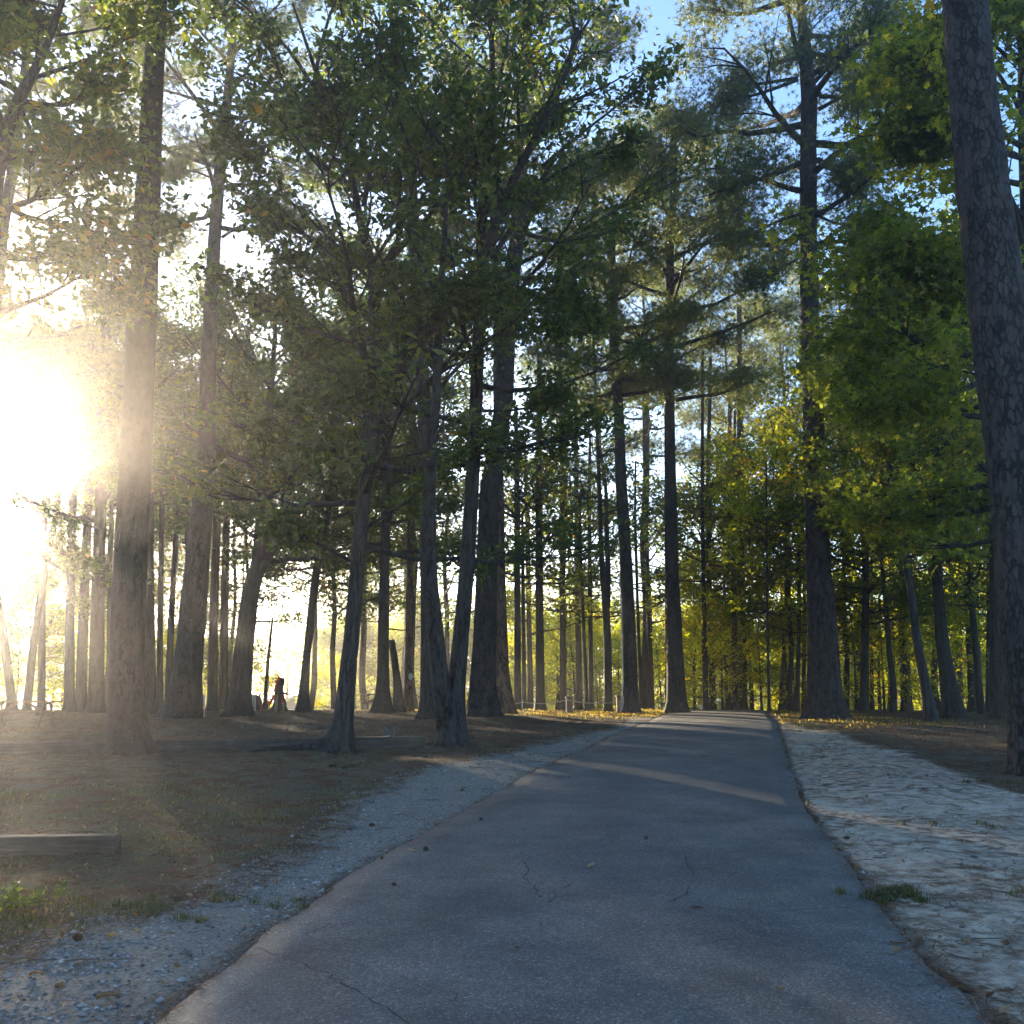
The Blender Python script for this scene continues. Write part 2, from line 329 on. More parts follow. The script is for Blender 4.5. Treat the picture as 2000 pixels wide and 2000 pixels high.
# ground
def ground_mat():
    m, n, out = newmat("forest_ground"); L = n.links
    geo = N(n, "ShaderNodeNewGeometry")
    def noise(s, d=6, v=None, r=.55):
        x = N(n, "ShaderNodeTexNoise"); x.inputs["Scale"].default_value = s; x.inputs["Detail"].default_value = d; x.inputs["Roughness"].default_value = r
        L.new(v or geo.outputs["Position"], x.inputs["Vector"]); return x
    def mix(f, a, b):
        x = N(n, "ShaderNodeMix", data_type='RGBA')
        L.new(f, x.inputs[0]); L.new(a, x.inputs[6]); L.new(b, x.inputs[7]); return x.outputs[2]
    n1 = noise(.9); n2 = noise(7, 8); n3 = noise(38, 6, r=.7); n4 = noise(2.3, 7, r=.65)
    # streaky litter: stretch
    mp = N(n, "ShaderNodeMapping"); mp.inputs["Scale"].default_value = (14, 24, 12); mp.inputs["Rotation"].default_value = (0, 0, .25)
    L.new(geo.outputs["Position"], mp.inputs[0]); n5 = noise(1, 8, mp.outputs[0], .7); n6 = noise(5.5, 10, r=.72)
    straw = ramp(n, [(.25, (.045, .028, .018)), (.5, (.115, .065, .038)), (.75, (.21, .125, .07))]); L.new(n5.outputs[0], straw.inputs[0])
    dirt = ramp(n, [(.3, (.075, .066, .045)), (.5, (.13, .115, .08)), (.75, (.21, .19, .14))]); L.new(n3.outputs[0], dirt.inputs[0])
    f1 = ramp(n, [(.42, (0, 0, 0)), (.56, (1, 1, 1))]); L.new(n4.outputs[0], f1.inputs[0])
    base = mix(f1.outputs[0], straw.outputs[0], dirt.outputs[0])
    gr = ramp(n, [(.25, (.10, .085, .068)), (.45, (.24, .21, .175)), (.6, (.36, .325, .275)), (.8, (.50, .46, .40))]); L.new(n3.outputs[0], gr.inputs[0])
    grd = mix(N_mul(n, n6.outputs[0], .8), gr.outputs[0], dirt.outputs[0])
    sd = ramp(n, [(.3, (.25, .21, .16)), (.5, (.42, .355, .27)), (.75, (.54, .47, .37))]); L.new(n2.outputs[0], sd.inputs[0])
    litt = ramp(n, [(.45, (0, 0, 0)), (.60, (1, 1, 1))]); L.new(n6.outputs[0], litt.inputs[0])
    lm = N(n, "ShaderNodeMath", operation='MULTIPLY'); L.new(litt.outputs[0], lm.inputs[0])
    lr = ramp(n, [(.36, (.12, .12, .12)), (.56, (1, 1, 1))]); L.new(n1.outputs[0], lr.inputs[0]); L.new(lr.outputs[0], lm.inputs[1])
    sand = mix(lm.outputs[0], sd.outputs[0], straw.outputs[0])
    def mask(name, base_c, over, k=.5):
        a = N(n, "ShaderNodeAttribute", attribute_name=name)
        s = N(n, "ShaderNodeMath", operation='SUBTRACT'); L.new(n4.outputs[0], s.inputs[0]); s.inputs[1].default_value = .5
        s2 = N(n, "ShaderNodeMath", operation='MULTIPLY_ADD'); L.new(s.outputs[0], s2.inputs[0]); s2.inputs[1].default_value = k*2.2; L.new(a.outputs["Fac"], s2.inputs[2])
        s3 = N(n, "ShaderNodeMath", operation='SUBTRACT'); L.new(n3.outputs[0], s3.inputs[0]); s3.inputs[1].default_value = .5
        s4 = N(n, "ShaderNodeMath", operation='MULTIPLY_ADD'); L.new(s3.outputs[0], s4.inputs[0]); s4.inputs[1].default_value = .5; L.new(s2.outputs[0], s4.inputs[2])
        r = ramp(n, [(.42, (0, 0, 0)), (.58, (1, 1, 1))]); L.new(s4.outputs[0], r.inputs[0])
        return mix(r.outputs[0], base_c, over)
    gg = ramp(n, [(.3, (.06, .060, .028)), (.55, (.125, .11, .05)), (.8, (.24, .19, .09))]); L.new(n3.outputs[0], gg.inputs[0])
    c = mask("grassy", base, gg.outputs[0], .45)
    c = mask("gravel", c, grd, .8)
    c = mask("sand", c, sand, .5)
    c = mask("edge", c, straw.outputs[0], .6)
    p = N(n, "ShaderNodeBsdfPrincipled"); p.inputs["Roughness"].default_value = 1; p.inputs["Specular IOR Level"].default_value = .05
    L.new(c, p.inputs["Base Color"])
    b = N(n, "ShaderNodeBump"); b.inputs["Strength"].default_value = 1; b.inputs["Distance"].default_value = .012
    b2 = N(n, "ShaderNodeBump"); b2.inputs["Strength"].default_value = 1; b2.inputs["Distance"].default_value = .003
    L.new(n3.outputs[0], b.inputs["Height"]); L.new(n6.outputs[0], b2.inputs["Height"]); L.new(b.outputs[0], b2.inputs["Normal"]); L.new(b2.outputs[0], p.inputs["Normal"])
    L.new(p.outputs[0], out.inputs[0]); return m
def N_mul(n, sock, k):
    x = N(n, "ShaderNodeMath", operation='MULTIPLY'); n.links.new(sock, x.inputs[0]); x.inputs[1].default_value = k; return x.outputs[0]
M['ground'] = ground_mat()
def asphalt():
    m, n, out = newmat("asphalt"); L = n.links
    geo = N(n, "ShaderNodeNewGeometry")
    vo = N(n, "ShaderNodeTexVoronoi"); vo.inputs["Scale"].default_value = 85; L.new(geo.outputs["Position"], vo.inputs["Vector"])
    nz = N(n, "ShaderNodeTexNoise"); nz.inputs["Scale"].default_value = 1.1; nz.inputs["Detail"].default_value = 8; nz.inputs["Roughness"].default_value = .65; L.new(geo.outputs["Position"], nz.inputs["Vector"])
    n2 = N(n, "ShaderNodeTexNoise"); n2.inputs["Scale"].default_value = 60; n2.inputs["Detail"].default_value = 4; n2.inputs["Roughness"].default_value = .8; L.new(geo.outputs["Position"], n2.inputs["Vector"])
    a = ramp(n, [(.34, (.078, .071, .064)), (.5, (.115, .105, .093)), (.66, (.165, .148, .126))]); L.new(nz.outputs[0], a.inputs[0])
    sp = ramp(n, [(0, (.42, .42, .42)), (.5, (.8, .8, .8)), (.8, (1.35, 1.35, 1.35)), (1, (2.8, 2.7, 2.6))]); L.new(vo.outputs["Color"], sp.inputs[0])
    mx = N(n, "ShaderNodeMix", data_type='RGBA', blend_type='MULTIPLY'); mx.inputs[0].default_value = .9; L.new(a.outputs[0], mx.inputs[6]); L.new(sp.outputs[0], mx.inputs[7])
    s2 = ramp(n, [(.3, (.6, .6, .6)), (.7, (1.4, 1.4, 1.4))]); L.new(n2.outputs[0], s2.inputs[0])
    m2 = N(n, "ShaderNodeMix", data_type='RGBA', blend_type='MULTIPLY'); m2.inputs[0].default_value = .8; L.new(mx.outputs[2], m2.inputs[6]); L.new(s2.outputs[0], m2.inputs[7])
    # hairline cracks
    nw = N(n, "ShaderNodeTexNoise"); nw.inputs["Scale"].default_value = 2.2; nw.inputs["Detail"].default_value = 7; L.new(geo.outputs["Position"], nw.inputs["Vector"])
    wv = N(n, "ShaderNodeMix", data_type='RGBA', blend_type='LINEAR_LIGHT'); wv.inputs[0].default_value = .35; L.new(geo.outputs["Position"], wv.inputs[6]); L.new(nw.outputs["Color"], wv.inputs[7])
    vc = N(n, "ShaderNodeTexVoronoi", feature='DISTANCE_TO_EDGE'); vc.inputs["Scale"].default_value = .8; L.new(wv.outputs[2], vc.inputs["Vector"])
    cr = ramp(n, [(0, (1, 1, 1)), (.006, (0, 0, 0))]); L.new(vc.outputs[0], cr.inputs[0])
    n3 = N(n, "ShaderNodeTexNoise"); n3.inputs["Scale"].default_value = .55; L.new(geo.outputs["Position"], n3.inputs["Vector"])
    cm = ramp(n, [(.52, (0, 0, 0)), (.6, (1, 1, 1))]); L.new(n3.outputs[0], cm.inputs[0])
    cf = N(n, "ShaderNodeMath", operation='MULTIPLY'); L.new(cr.outputs[0], cf.inputs[0]); L.new(cm.outputs[0], cf.inputs[1])
    m3 = N(n, "ShaderNodeMix", data_type='RGBA'); L.new(cf.outputs[0], m3.inputs[0]); L.new(m2.outputs[2], m3.inputs[6]); m3.inputs[7].default_value = (.02, .02, .022, 1)
    p = N(n, "ShaderNodeBsdfPrincipled"); p.inputs["Roughness"].default_value = .75; p.inputs["Specular IOR Level"].default_value = .4
    L.new(m3.outputs[2], p.inputs["Base Color"])
    b = N(n, "ShaderNodeBump"); b.inputs["Strength"].default_value = 1; b.inputs["Distance"].default_value = .007
    L.new(vo.outputs["Color"], b.inputs["Height"]); L.new(b.outputs[0], p.inputs["Normal"])
    L.new(p.outputs[0], out.inputs[0]); return m
M['asphalt'] = asphalt()

# ------------------------------------------------------------------ ground and path
def sm(x): x = np.clip(x, 0, 1); return x*x*(3-2*x)
xs = np.concatenate([[-3000, -1200, -500, -250, -150, -100, -70], np.arange(-50, -16, 1.2), np.arange(-16, 16.01, .13), np.arange(17, 52, 1.2), [70, 100, 150, 250, 500, 1200, 3000]])
ys = np.concatenate([[-60, -30, -12, -4, 0, 2], np.arange(3, 16, .09), np.arange(16, 30, .16), np.arange(30, 52, .35), np.arange(53, 90, 1.5), [95, 110, 140, 200, 320, 600, 1200, 2500, 4000]])
gx, gy = np.meshgrid(xs, ys); g_z = gz(gx, gy)
nx, ny = len(xs), len(ys)
i = np.arange(ny-1)[:, None]*nx; j = np.arange(nx-1)[None]
q = np.stack([i+j, i+j+1, i+nx+j+1, i+nx+j], -1).reshape(-1, 4)
mb = MB(); mb.add(np.stack([gx, gy, g_z], -1), {4: q})
me = mb.mesh("ground")
xl, xr = XL(gy), XR(gy)
gb = np.interp(gy, GY, GX); sb_ = np.interp(gy, SY, SX)
grav = sm((gx-gb)/1.8+.5)*sm((xr+.5-gx)/.3)*(gy < 42)*np.clip((44-gy)/9, 0, 1)
sandm = sm((gx-xr)/.2)*sm((sb_-gx)/1.6+.4)*(gy < 50)
grassy = np.clip(sm((gb-gx)/1.0)*sm((17-gy)/4)*.45, 0, 1)
grassy = np.maximum(grassy, sm((gy-34)/3)*sm((gx+3)/3)*sm((56-gy)/6)*.85*((gx < xl)))
grassy = np.maximum(grassy, sm((gy-27)/5)*sm((15-gx)/3)*sm((56-gy)/6)*.8*(gx > xr))
edge = np.maximum(np.exp(-((xl-gx)/.10)**2)*(gx < xl+.05), np.exp(-((gx-xr)/.13)**2)*(gx > xr-.05))*.62
for nm, arr in (("gravel", grav), ("sand", sandm), ("grassy", grassy), ("edge", edge)):
    a = me.attributes.new(nm, 'FLOAT', 'POINT'); a.data.foreach_set("value", arr.astype(np.float32).ravel())
put("ground", me, M['ground'], kind='structure')

yy = np.concatenate([np.arange(-6, 30, .12), np.arange(30, 75, .5)])
mb = MB(); S = np.linspace(0, 1, 15)
px_ = XL(yy)[:, None]*(1-S)+XR(yy)[:, None]*S
crown = .035*(1-(2*S-1)**2)[None]
pz_ = prof(yy)[:, None]+crown+.004
P = np.stack([px_, np.broadcast_to(yy[:, None], px_.shape), pz_], -1)
lo = P[:, [0, -1]].copy(); lo[..., 2] -= .07; lo[:, 0, 0] -= .03; lo[:, 1, 0] += .03
P = np.concatenate([lo[:, :1], P, lo[:, 1:]], 1)
nn = P.shape[1]; i = np.arange(len(yy)-1)[:, None]*nn; j = np.arange(nn-1)[None]
mb.add(P, {4: np.stack([i+j, i+j+1, i+nn+j+1, i+nn+j], -1).reshape(-1, 4)})
path = put("path", mb.mesh("path"), M['asphalt'], kind='structure')
def pathz(x, y):
    s = (x-XL(y))/(XR(y)-XL(y)); return prof(y)+.035*(1-(2*s-1)**2)+.004
def onpath(x, y): return (x > XL(y)) & (x < XR(y))
def surf(x, y): return np.where(onpath(x, y) & (y < 74), pathz(x, y), gz(x, y))
# cracks traced along the asphalt
def crack(pts, w=.008):
    P = np.array([gp0(a, b) for a, b in pts]); Q = [P[0]]
    for a, b in zip(P[:-1], P[1:]):
        k = max(2, int(np.linalg.norm(b-a)/.06))
        for t in np.linspace(0, 1, k+1)[1:]: Q.append(a+(b-a)*t+rng.normal(0, .012, 2))
    Q = np.array(Q); T = nrm(np.gradient(Q, axis=0)); Nn = np.stack([-T[:, 1], T[:, 0]], 1)
    ww = (w*rng.uniform(.5, 1.5, len(Q)))[:, None]; A = Q+Nn*ww; B = Q-Nn*ww
    V = np.concatenate([A, B]); z = pathz(V[:, 0], V[:, 1])+.0045
    n = len(Q); i = np.arange(n-1)
    mb = MB(); mb.add(np.column_stack([V, z]), {4: np.stack([i, i+1, n+i+1, n+i], 1)})
    put("crack", mb.mesh("crack"), M['crack'], path)
crack([(505,1855),(560,1880),(640,1910),(700,1950),(760,1990),(800,2020)], .0035)
crack([(1090,1671),(1020,1688),(1032,1705),(1026,1722),(1042,1740),(1052,1765)], .004)
crack([(1120,1736),(1085,1755),(1078,1775)], .0035)
crack([(1338,1680),(1345,1700),(1355,1722)], .0035)
crack([(1345,1740),(1340,1760),(1300,1775)], .004)
crack([(1210,1640),(1160,1655),(1100,1670)], .004)
crack([(1360,1860),(1400,1850),(1450,1845)], .0035)
crack([(1180,1498),(1260,1502),(1400,1503)], .006)
crack([(1000,1552),(1060,1558),(1150,1560)], .005)
crack([(1240,1570),(1290,1560),(1345,1545)], .0035)

# ------------------------------------------------------------------ leaves, needles
def leaves(mb, P, size, rnd, kind='oval', flat=.35, mi=0, asp=.52):
    n = len(P)
    d = nrm(rng.normal(size=(n, 3))*[1, 1, .7]+[0, 0, -.25])            # leaf axis, drooping
    up = nrm(rng.normal(size=(n, 3))*(1-flat)+np.array([0, 0, 1.])*flat*2)
    s = nrm(np.cross(d, up)); nn_ = np.cross(s, d)
    L = (size*np.clip(rng.lognormal(-.06, .30, n), .4, 1.8))[:, None]
    if kind == 'oval':
        h = L*asp*.5
        V = np.stack([P, P+d*L*.45+s*h+nn_*h*.35, P+d*L, P+d*L*.45-s*h+nn_*h*.35], 1).reshape(-1, 3)
        q = np.arange(n*4).reshape(-1, 4); mb.add(V, {4: q}, np.repeat(rnd, 4), mi)
    else:                                                               # five pointed lobes
        Vs = [P+d*L*.42]; 
        angs = [0, 1.15, 2.25, -2.25, -1.15]; ln = [.62, .58, .42, .42, .58]
        tips = [P+d*L*.42+(d*math.cos(a)+s*math.sin(a))*L*l+nn_*L*(-.06) for a, l in zip(angs, ln)]
        na = [.55, 1.7, math.pi, -1.7, -.55]
        notch = [P+d*L*.42+(d*math.cos(a)+s*math.sin(a))*L*(.24 if abs(a) < 3 else .3)+nn_*L*.04 for a in na]
        V = np.stack(Vs+tips+notch, 1).reshape(-1, 3)
        b = (np.arange(n)*11)[:, None]
        qs = [[0, 10, 1, 6], [0, 6, 2, 7], [0, 7, 3, 8], [0, 8, 4, 9], [0, 9, 5, 10]]
        q = np.concatenate([b+np.array(k)[None] for k in qs])
        mb.add(V, {4: q}, np.repeat(rnd, 11), mi)
def tufts(mb, P, D, m=16, L=.17, w=.006, mi=0):
    n = len(P); rn = np.repeat(np.clip(rng.normal(.45, .22, n), 0, 1), m)
    p = np.repeat(P, m, 0); d = nrm(np.repeat(D, m, 0)*.55+rng.normal(size=(n*m, 3))*.75)
    p = p - np.repeat(D, m, 0)*rng.uniform(0, .10, (n*m, 1))
    s = nrm(np.cross(d, rng.normal(size=(n*m, 3))))*w
    l = L*rng.uniform(.7, 1.15, (n*m, 1))
    V = np.stack([p-s, p+s, p+d*l+[0, 0, -.012]], 1).reshape(-1, 3)
    mb.add(V, {3: np.arange(n*m*3).reshape(-1, 3)}, np.repeat(np.clip(rn+rng.normal(0, .08, n*m), 0, 1), 3), mi)

def limbpath(p0, az, el, L, n=6, curve=.25, wob=.08):
    t = np.linspace(0, 1, n)
    d = np.array([math.cos(az)*math.cos(el), math.sin(az)*math.cos(el), math.sin(el)])
    P = p0+d*L*t[:, None]
    P[:, 2] += curve*L*(t**2-t*.4)
    w = np.cumsum(rng.normal(0, wob*L/n, (n, 3)), 0); w[0] = 0
    return P+w

def ramify(mb, limbs, leafpts, kind, twig=True, subn=6, twn=4, sublen=.45, pine=False):
    """limbs: list of (pts, r0); grows side branches and twigs, collects leaf anchor points"""
    for P, r0 in limbs:
        L = np.linalg.norm(np.diff(P, axis=0), axis=1).sum()
        n = len(P)
        tube(mb, P, np.linspace(r0, max(r0*.22, .012), n), 6 if r0 > .05 else 5, rnd=.5)
        k = max(3, int(subn*rng.uniform(.8, 1.25)))
        for a in np.sort(rng.uniform(.22 if not pine else .35, 1, k)):
            f = a*(n-1); i0 = min(int(f), n-2); p = P[i0]+(P[i0+1]-P[i0])*(f-i0)
            dr = nrm(P[i0+1]-P[i0]); az = math.atan2(dr[1], dr[0])+rng.choice([-1, 1])*rng.uniform(.5, 1.25)
            sl_ = L*sublen*(1.15-.55*a)*rng.uniform(.7, 1.3)
            S_ = limbpath(p, az, math.asin(np.clip(dr[2], -.9, .9))*.6+rng.uniform(-.15, .4), sl_, 4, .12, .12)
            if twig: tube(mb, S_, np.linspace(max(r0*.3, .014), .008, 4), 4, cap=False)
            for b in rng.uniform(.3, 1, twn):
                g = b*3; i1 = min(int(g), 2); pp = S_[i1]+(S_[i1+1]-S_[i1])*(g-i1)
                az2 = az+rng.uniform(-1.3, 1.3); tl = sl_*.4*rng.uniform(.6, 1.3)
                T_ = limbpath(pp, az2, rng.uniform(-.3, .6), tl, 3, .1, .1)
                if twig: tube(mb, T_, [.010, .007, .004], 3, cap=False)
                leafpts.append(T_[1]); leafpts.append(T_[2]); leafpts.append((T_[2]+pp)/2)
            leafpts.append(S_[-1]); leafpts.append(S_[2])
        leafpts.append(P[-1])

SUNV = np.array([math.sin(SUN_AZ)*math.cos(SUN_EL), math.cos(SUN_AZ)*math.cos(SUN_EL), math.sin(SUN_EL)])
def clearing(lp, org):
    """the open gap in the canopy through which the low sun shines"""
    A = np.array(lp)+org-np.array([-.4, 0, 1.6]); t = A@SUNV; d = np.linalg.norm(A-t[:, None]*SUNV, axis=1)
    return [p for p, k in zip(lp, d) if k > 1.35]
def crownmesh(leafpts, nleaf, size, kind, sig, droop=0., bias=(.42, .2)):
    A = np.array(leafpts); mb = MB()
    if kind == 'pine':
        n = nleaf; idx = rng.integers(0, len(A), n); P = A[idx]+rng.normal(0, sig, (n, 3))*[1, 1, .75]
        D = nrm(rng.normal(size=(n, 3))*[1, 1, .6]+[0, 0, .5]); tufts(mb, P, D, 15, size, .0065 if size < .2 else .011)
        return mb
    cl = np.clip(rng.normal(bias[0], bias[1], len(A)), 0, .97)
    # neighbouring clumps share tone
    tone = vnoise(A[:, 0]+A[:, 2]*.7, A[:, 1]+A[:, 2]*.4, .45, 31)
    cl = np.clip(cl*.6+tone*.4, 0, .97)
    wgt = rng.uniform(0, 1, len(A))**2.2*(.15+vnoise(A[:, 0]*1.1+A[:, 2]*.6, A[:, 1]*1.1-A[:, 2]*.5, 1.1, 77)**2*2)+.01; wgt /= wgt.sum()
    idx = rng.choice(len(A), nleaf, p=wgt)
    P = A[idx]+rng.normal(0, sig, (nleaf, 3))*[1, 1, .8]+[0, 0, -droop]
    rn = np.clip(cl[idx]+rng.normal(0, .17, nleaf), 0, 1)
    leaves(mb, P, size, rn, kind)
    return mb

BARK = {'pine': 'pinebark', 'oak': 'oakbark', 'gum': 'oakbark', 'gold': 'oakbark', 'red': 'redbark', 'pale': 'paletrunk'}
LEAF = {'pine': 'needle', 'oak': 'oakleaf', 'gum': 'gumleaf', 'gold': 'goldleaf'}

def densify(P, r, step=.35, foot=False):
    P = np.asarray(P, float); r = np.asarray(r, float)
    L = np.concatenate([[0], np.cumsum(np.linalg.norm(np.diff(P, axis=0), axis=1))])
    n = max(6, int(L[-1]/step)); s = np.linspace(0, L[-1], n)
    if foot: s = np.unique(np.concatenate([[0, .1, .17, .24, .32, .42, .55, .75], s]))
    # Catmull-ish: smooth linear interpolation
    Q = np.stack([np.interp(s, L, P[:, k]) for k in range(3)], 1); rr = np.interp(s, L, r)
    for _ in range(2):
        Q[1:-1] = (Q[:-2]+2*Q[1:-1]+Q[2:])/4; rr[1:-1] = (rr[:-2]+2*rr[1:-1]+rr[2:])/4
    return Q, rr

def tree(name, label, Y, pts, kind='oak', top=None, zlo=6, zhi=None, R=4, nl=26, leafn=20000, size=.11, bark=None,
         group=None, limbs_px=(), twig=True, extra=(), star=False, flare=.50, hi=False, subn=6, twn=4, leafmat_=None,
         sig=.24, bias=(.42, .2), cat='tree', limbs_only=False, shape='round', azr=None, crownless=False, seed=0, elr=(.05, .75)):
    """pts: (px, py, width px) up the trunk in the plane at depth Y; base is dropped to the ground"""
    pts = [p if len(p) == 3 else (*p, 20) for p in pts]
    P = np.array([at(a, b, Y) for a, b, c in pts]); r = np.array([c/2*mpp(Y) for a, b, c in pts])
    bx = P[0, 0]; bz = float(gz(bx, Y))
    if pts[0][1] > 1330:
        P[0] = [bx, Y, bz-.15]
    # lean in depth a little so stems are not all in one plane
    rs = np.random.default_rng(int(abs(bx)*131+Y*17)); dep = rs.normal(0, .022)
    d = P[-1]-P[-2]; d = d/max(np.linalg.norm(d), 1e-6)
    if top and P[-1, 2] < top:
        k = (top-P[-1, 2])/max(d[2], .3)
        P = np.concatenate([P, [P[-1]+d*k*.5+[rs.normal(0, .25), 0, 0]], [P[-1]+d*k+[rs.normal(0, .5), 0, 0]]])
        r = np.concatenate([r, [r[-1]*.6, max(.04, r[-1]*.12)]])
    P[:, 1] += dep*(P[:, 2]-P[0, 2])
    if pts[0][1] > 1330: r[0] = r[1]*1.04
    Q, rr = densify(P, r, .10 if hi else (.3 if Y < 45 else .8), foot=pts[0][1] > 1330)
    root = thing(name, label, cat, (bx, Y, bz), group)
    org = np.array([bx, Y, bz])
    mb = MB()
    tube(mb, Q-org, rr, 56 if hi else (20 if Y < 45 else 10), rough=.16 if hi else .12, flare=(.26, flare, 3), seed=int(abs(bx)*10) % 50)
    limbs = []
    for lp in limbs_px:
        lp_ = [(*p, 0) if len(p) == 2 else p for p in lp]
        LP = np.array([at(a, b, Y) for a, b, *_ in lp_]); n = len(LP)
        side = rs.choice([-1, 1])*rs.uniform(.15, .5)
        if lp_[0][2] >= 30: side = -.28
        ln = np.concatenate([[0], np.cumsum(np.linalg.norm(np.diff(LP, axis=0), axis=1))])
        LP[:, 1] += ln*side + dep*(LP[:, 2]-bz)
        w0 = lp[0][2] if len(lp[0]) > 2 else 10
        w1 = lp[-1][2] if len(lp[-1]) > 2 else max(3, w0*.35)
        LQ, lr = densify(LP, np.linspace(w0/2, w1/2, n)*mpp(Y), .4)
        tube(mb, LQ-org, lr, 10)
        m_ = max(3, len(LQ)//2)
        limbs.append((LQ[len(LQ)//3:]-org, lr[len(lr)//3]*.98))
    if not limbs_only and not crownless:
        zt = zhi or Q[-1, 2]
        for k in range(nl):
            f = (k+rng.uniform(0, 1))/nl; z = zlo+(zt-zlo)*f
            ii = np.searchsorted(Q[:, 2], z); ii = min(max(ii, 1), len(Q)-1)
            p0 = Q[ii]-org
            pr = {'round': math.sin(math.pi*min(1, .18+.82*f))**.6 if f < .98 else .3, 'cone': (1.05-f)**.8, 'wide': 1-.55*f**2, 'top': .45+.55*math.sin(math.pi*min(1, f*1.05))}[shape]
            az = k*2.4+rng.uniform(-.6, .6)
            if azr: az = rng.uniform(*azr)
            L = R*max(pr, .25)*rng.uniform(.75, 1.2)
            el = elr[0]+(elr[1]-elr[0])*f+rng.uniform(-.15, .2)
            r0 = min(max(rr[ii]*.5, .02), .028*L+.015)
            limbs.append((limbpath(p0, az, el, L, 6, .18 if kind != 'pine' else .10, .10), r0))
    lp = []
    ramify(mb, limbs, lp, kind, twig, subn, twn, pine=(kind == 'pine'))
    put("trunk", mb.mesh("trunk"), M[bark or BARK[kind]], root)
    for e in extra: e(root, org)
    if not crownless: lp = clearing(lp, org)
    if lp and not crownless:
        cm = crownmesh(lp, leafn, size, 'pine' if kind == 'pine' else ('star' if star else 'oval'), sig, bias=bias)
        put("crown", cm.mesh("crown", smooth=False), M[leafmat_ or LEAF[kind]], root)
    return root

# ------------------------------------------------------------------ the trees, near to far
PINES = "tall pines standing along the path"
# great pine at the right edge
tree("pine_tree", "massive plated-bark pine trunk rising along the right edge, close beside the sandy verge", 16.6,
     [(2042,1512,150),(2036,1440,116),(2028,1350,118),(2015,1180,112),(2001,960,112),(1985,800,114),(1967,673,110),(1950,480,108),(1933,310,104),(1918,140,98),(1907,0,92)],
     'pine', top=25, zlo=17, R=4.2, nl=22, leafn=2600, size=.2, twig=False, hi=True, flare=.25)
# left big pine
tree("pine_tree", "thick bare pine trunk in the glare at left, before the long timber edging", 20.6,
     [(255,1470,96),(250,1440,76),(247,1350,66),(250,1200,63),(262,900,62),(276,600,56),(285,400,52),(294,180,44),(304,0,38)],
     'pine', top=25, zlo=18.5, R=4.5, nl=22, leafn=2600, size=.2, twig=False, hi=True, flare=.45, bark='finebark')
# spreading forked oak behind the timber
def oakroots(root, org):
    mb = MB()
    for az, L, r in ((math.pi*1.02, 1.7, .10), (-.5, .6, .09), (-1.4, .5, .08)):
        t = np.linspace(0, 1, 9); P = np.stack([math.cos(az)*t*L, math.sin(az)*t*L-.05+.1*np.sin(t*5), np.zeros(9)], 1)
        zz = gz(P[:, 0]+org[0], P[:, 1]+org[1])-org[2]
        P[:, 2] = zz+.06*(1-t)+.01
        tube(mb, P, r*(1-.75*t), 8, rough=.2)
    put("root", mb.mesh("root"), M['oakbark'], root)
tree("oak_tree", "forked oak with a dark spreading crown, its roots over the long timber in mid-left", 21.2,
     [(658,1464,64),(665,1435,46),(671,1400,37),(680,1300,31),(686,1250,30),(698,1100,28),(707,1000,28),(716,920,28),(726,850,31),(735,790,34),(732,700,30),(730,580,24),(727,525,20),(705,440,17),(690,362,15),(672,290,12),(645,220,10),(610,120,8),(570,0,5)],
     'oak', zlo=4.6, zhi=14, R=4.6, nl=20, leafn=37000, size=.165, sig=.19, hi=True, flare=.55, subn=9, twn=5, shape='wide', elr=(.0, 1.0),
     limbs_px=[[(735,790,36),(756,774,32),(781,720,31),(835,654,29),(886,611,27),(948,554,25),(962,500,22),(977,460,21),(998,417,20),(1027,373,18),(1060,319,16),(1096,261,13),(1114,181,9)],
               [(948,554,14),(1000,535,8),(1060,560,6),(1150,620,4)],
               [(962,500,12),(1010,400,9),(1050,360,7),(1080,240,5)],
               [(722,860,28),(709,688,24),(701,634,21),(680,598,19),(660,580,18),(665,543,15),(643,500,14),(625,464,12),(600,427,10),(580,391,8),(543,366,7),(460,337,4)],
               [(709,400,12),(727,326,9),(760,240,7),(790,140,5)],
               [(728,540,14),(800,470,9),(870,400,6),(900,300,4)],
               [(690,362,12),(620,300,9),(560,220,8),(470,140,6),(390,70,4)],
               [(645,220,10),(560,90,7),(470,20,5),(400,-30,3)],[(610,165,9),(640,60,6),(690,-10,4)],
               [(672,290,9),(720,180,6),(760,60,4)],
               [(1027,373,8),(1120,330,6),(1220,310,4)],
               [(1060,319,8),(1150,230,6),(1240,150,4),(1290,90,3)],
               [(1096,261,6),(1060,120,5),(1000,20,3)],
               [(718,920,8),(640,880,6),(560,850,5),(500,830,3)],
               [(700,1040,8),(780,980,5),(850,930,3)],
               [(690,1100,7),(620,1060,5),(560,1040,3)]],
     extra=[oakroots])
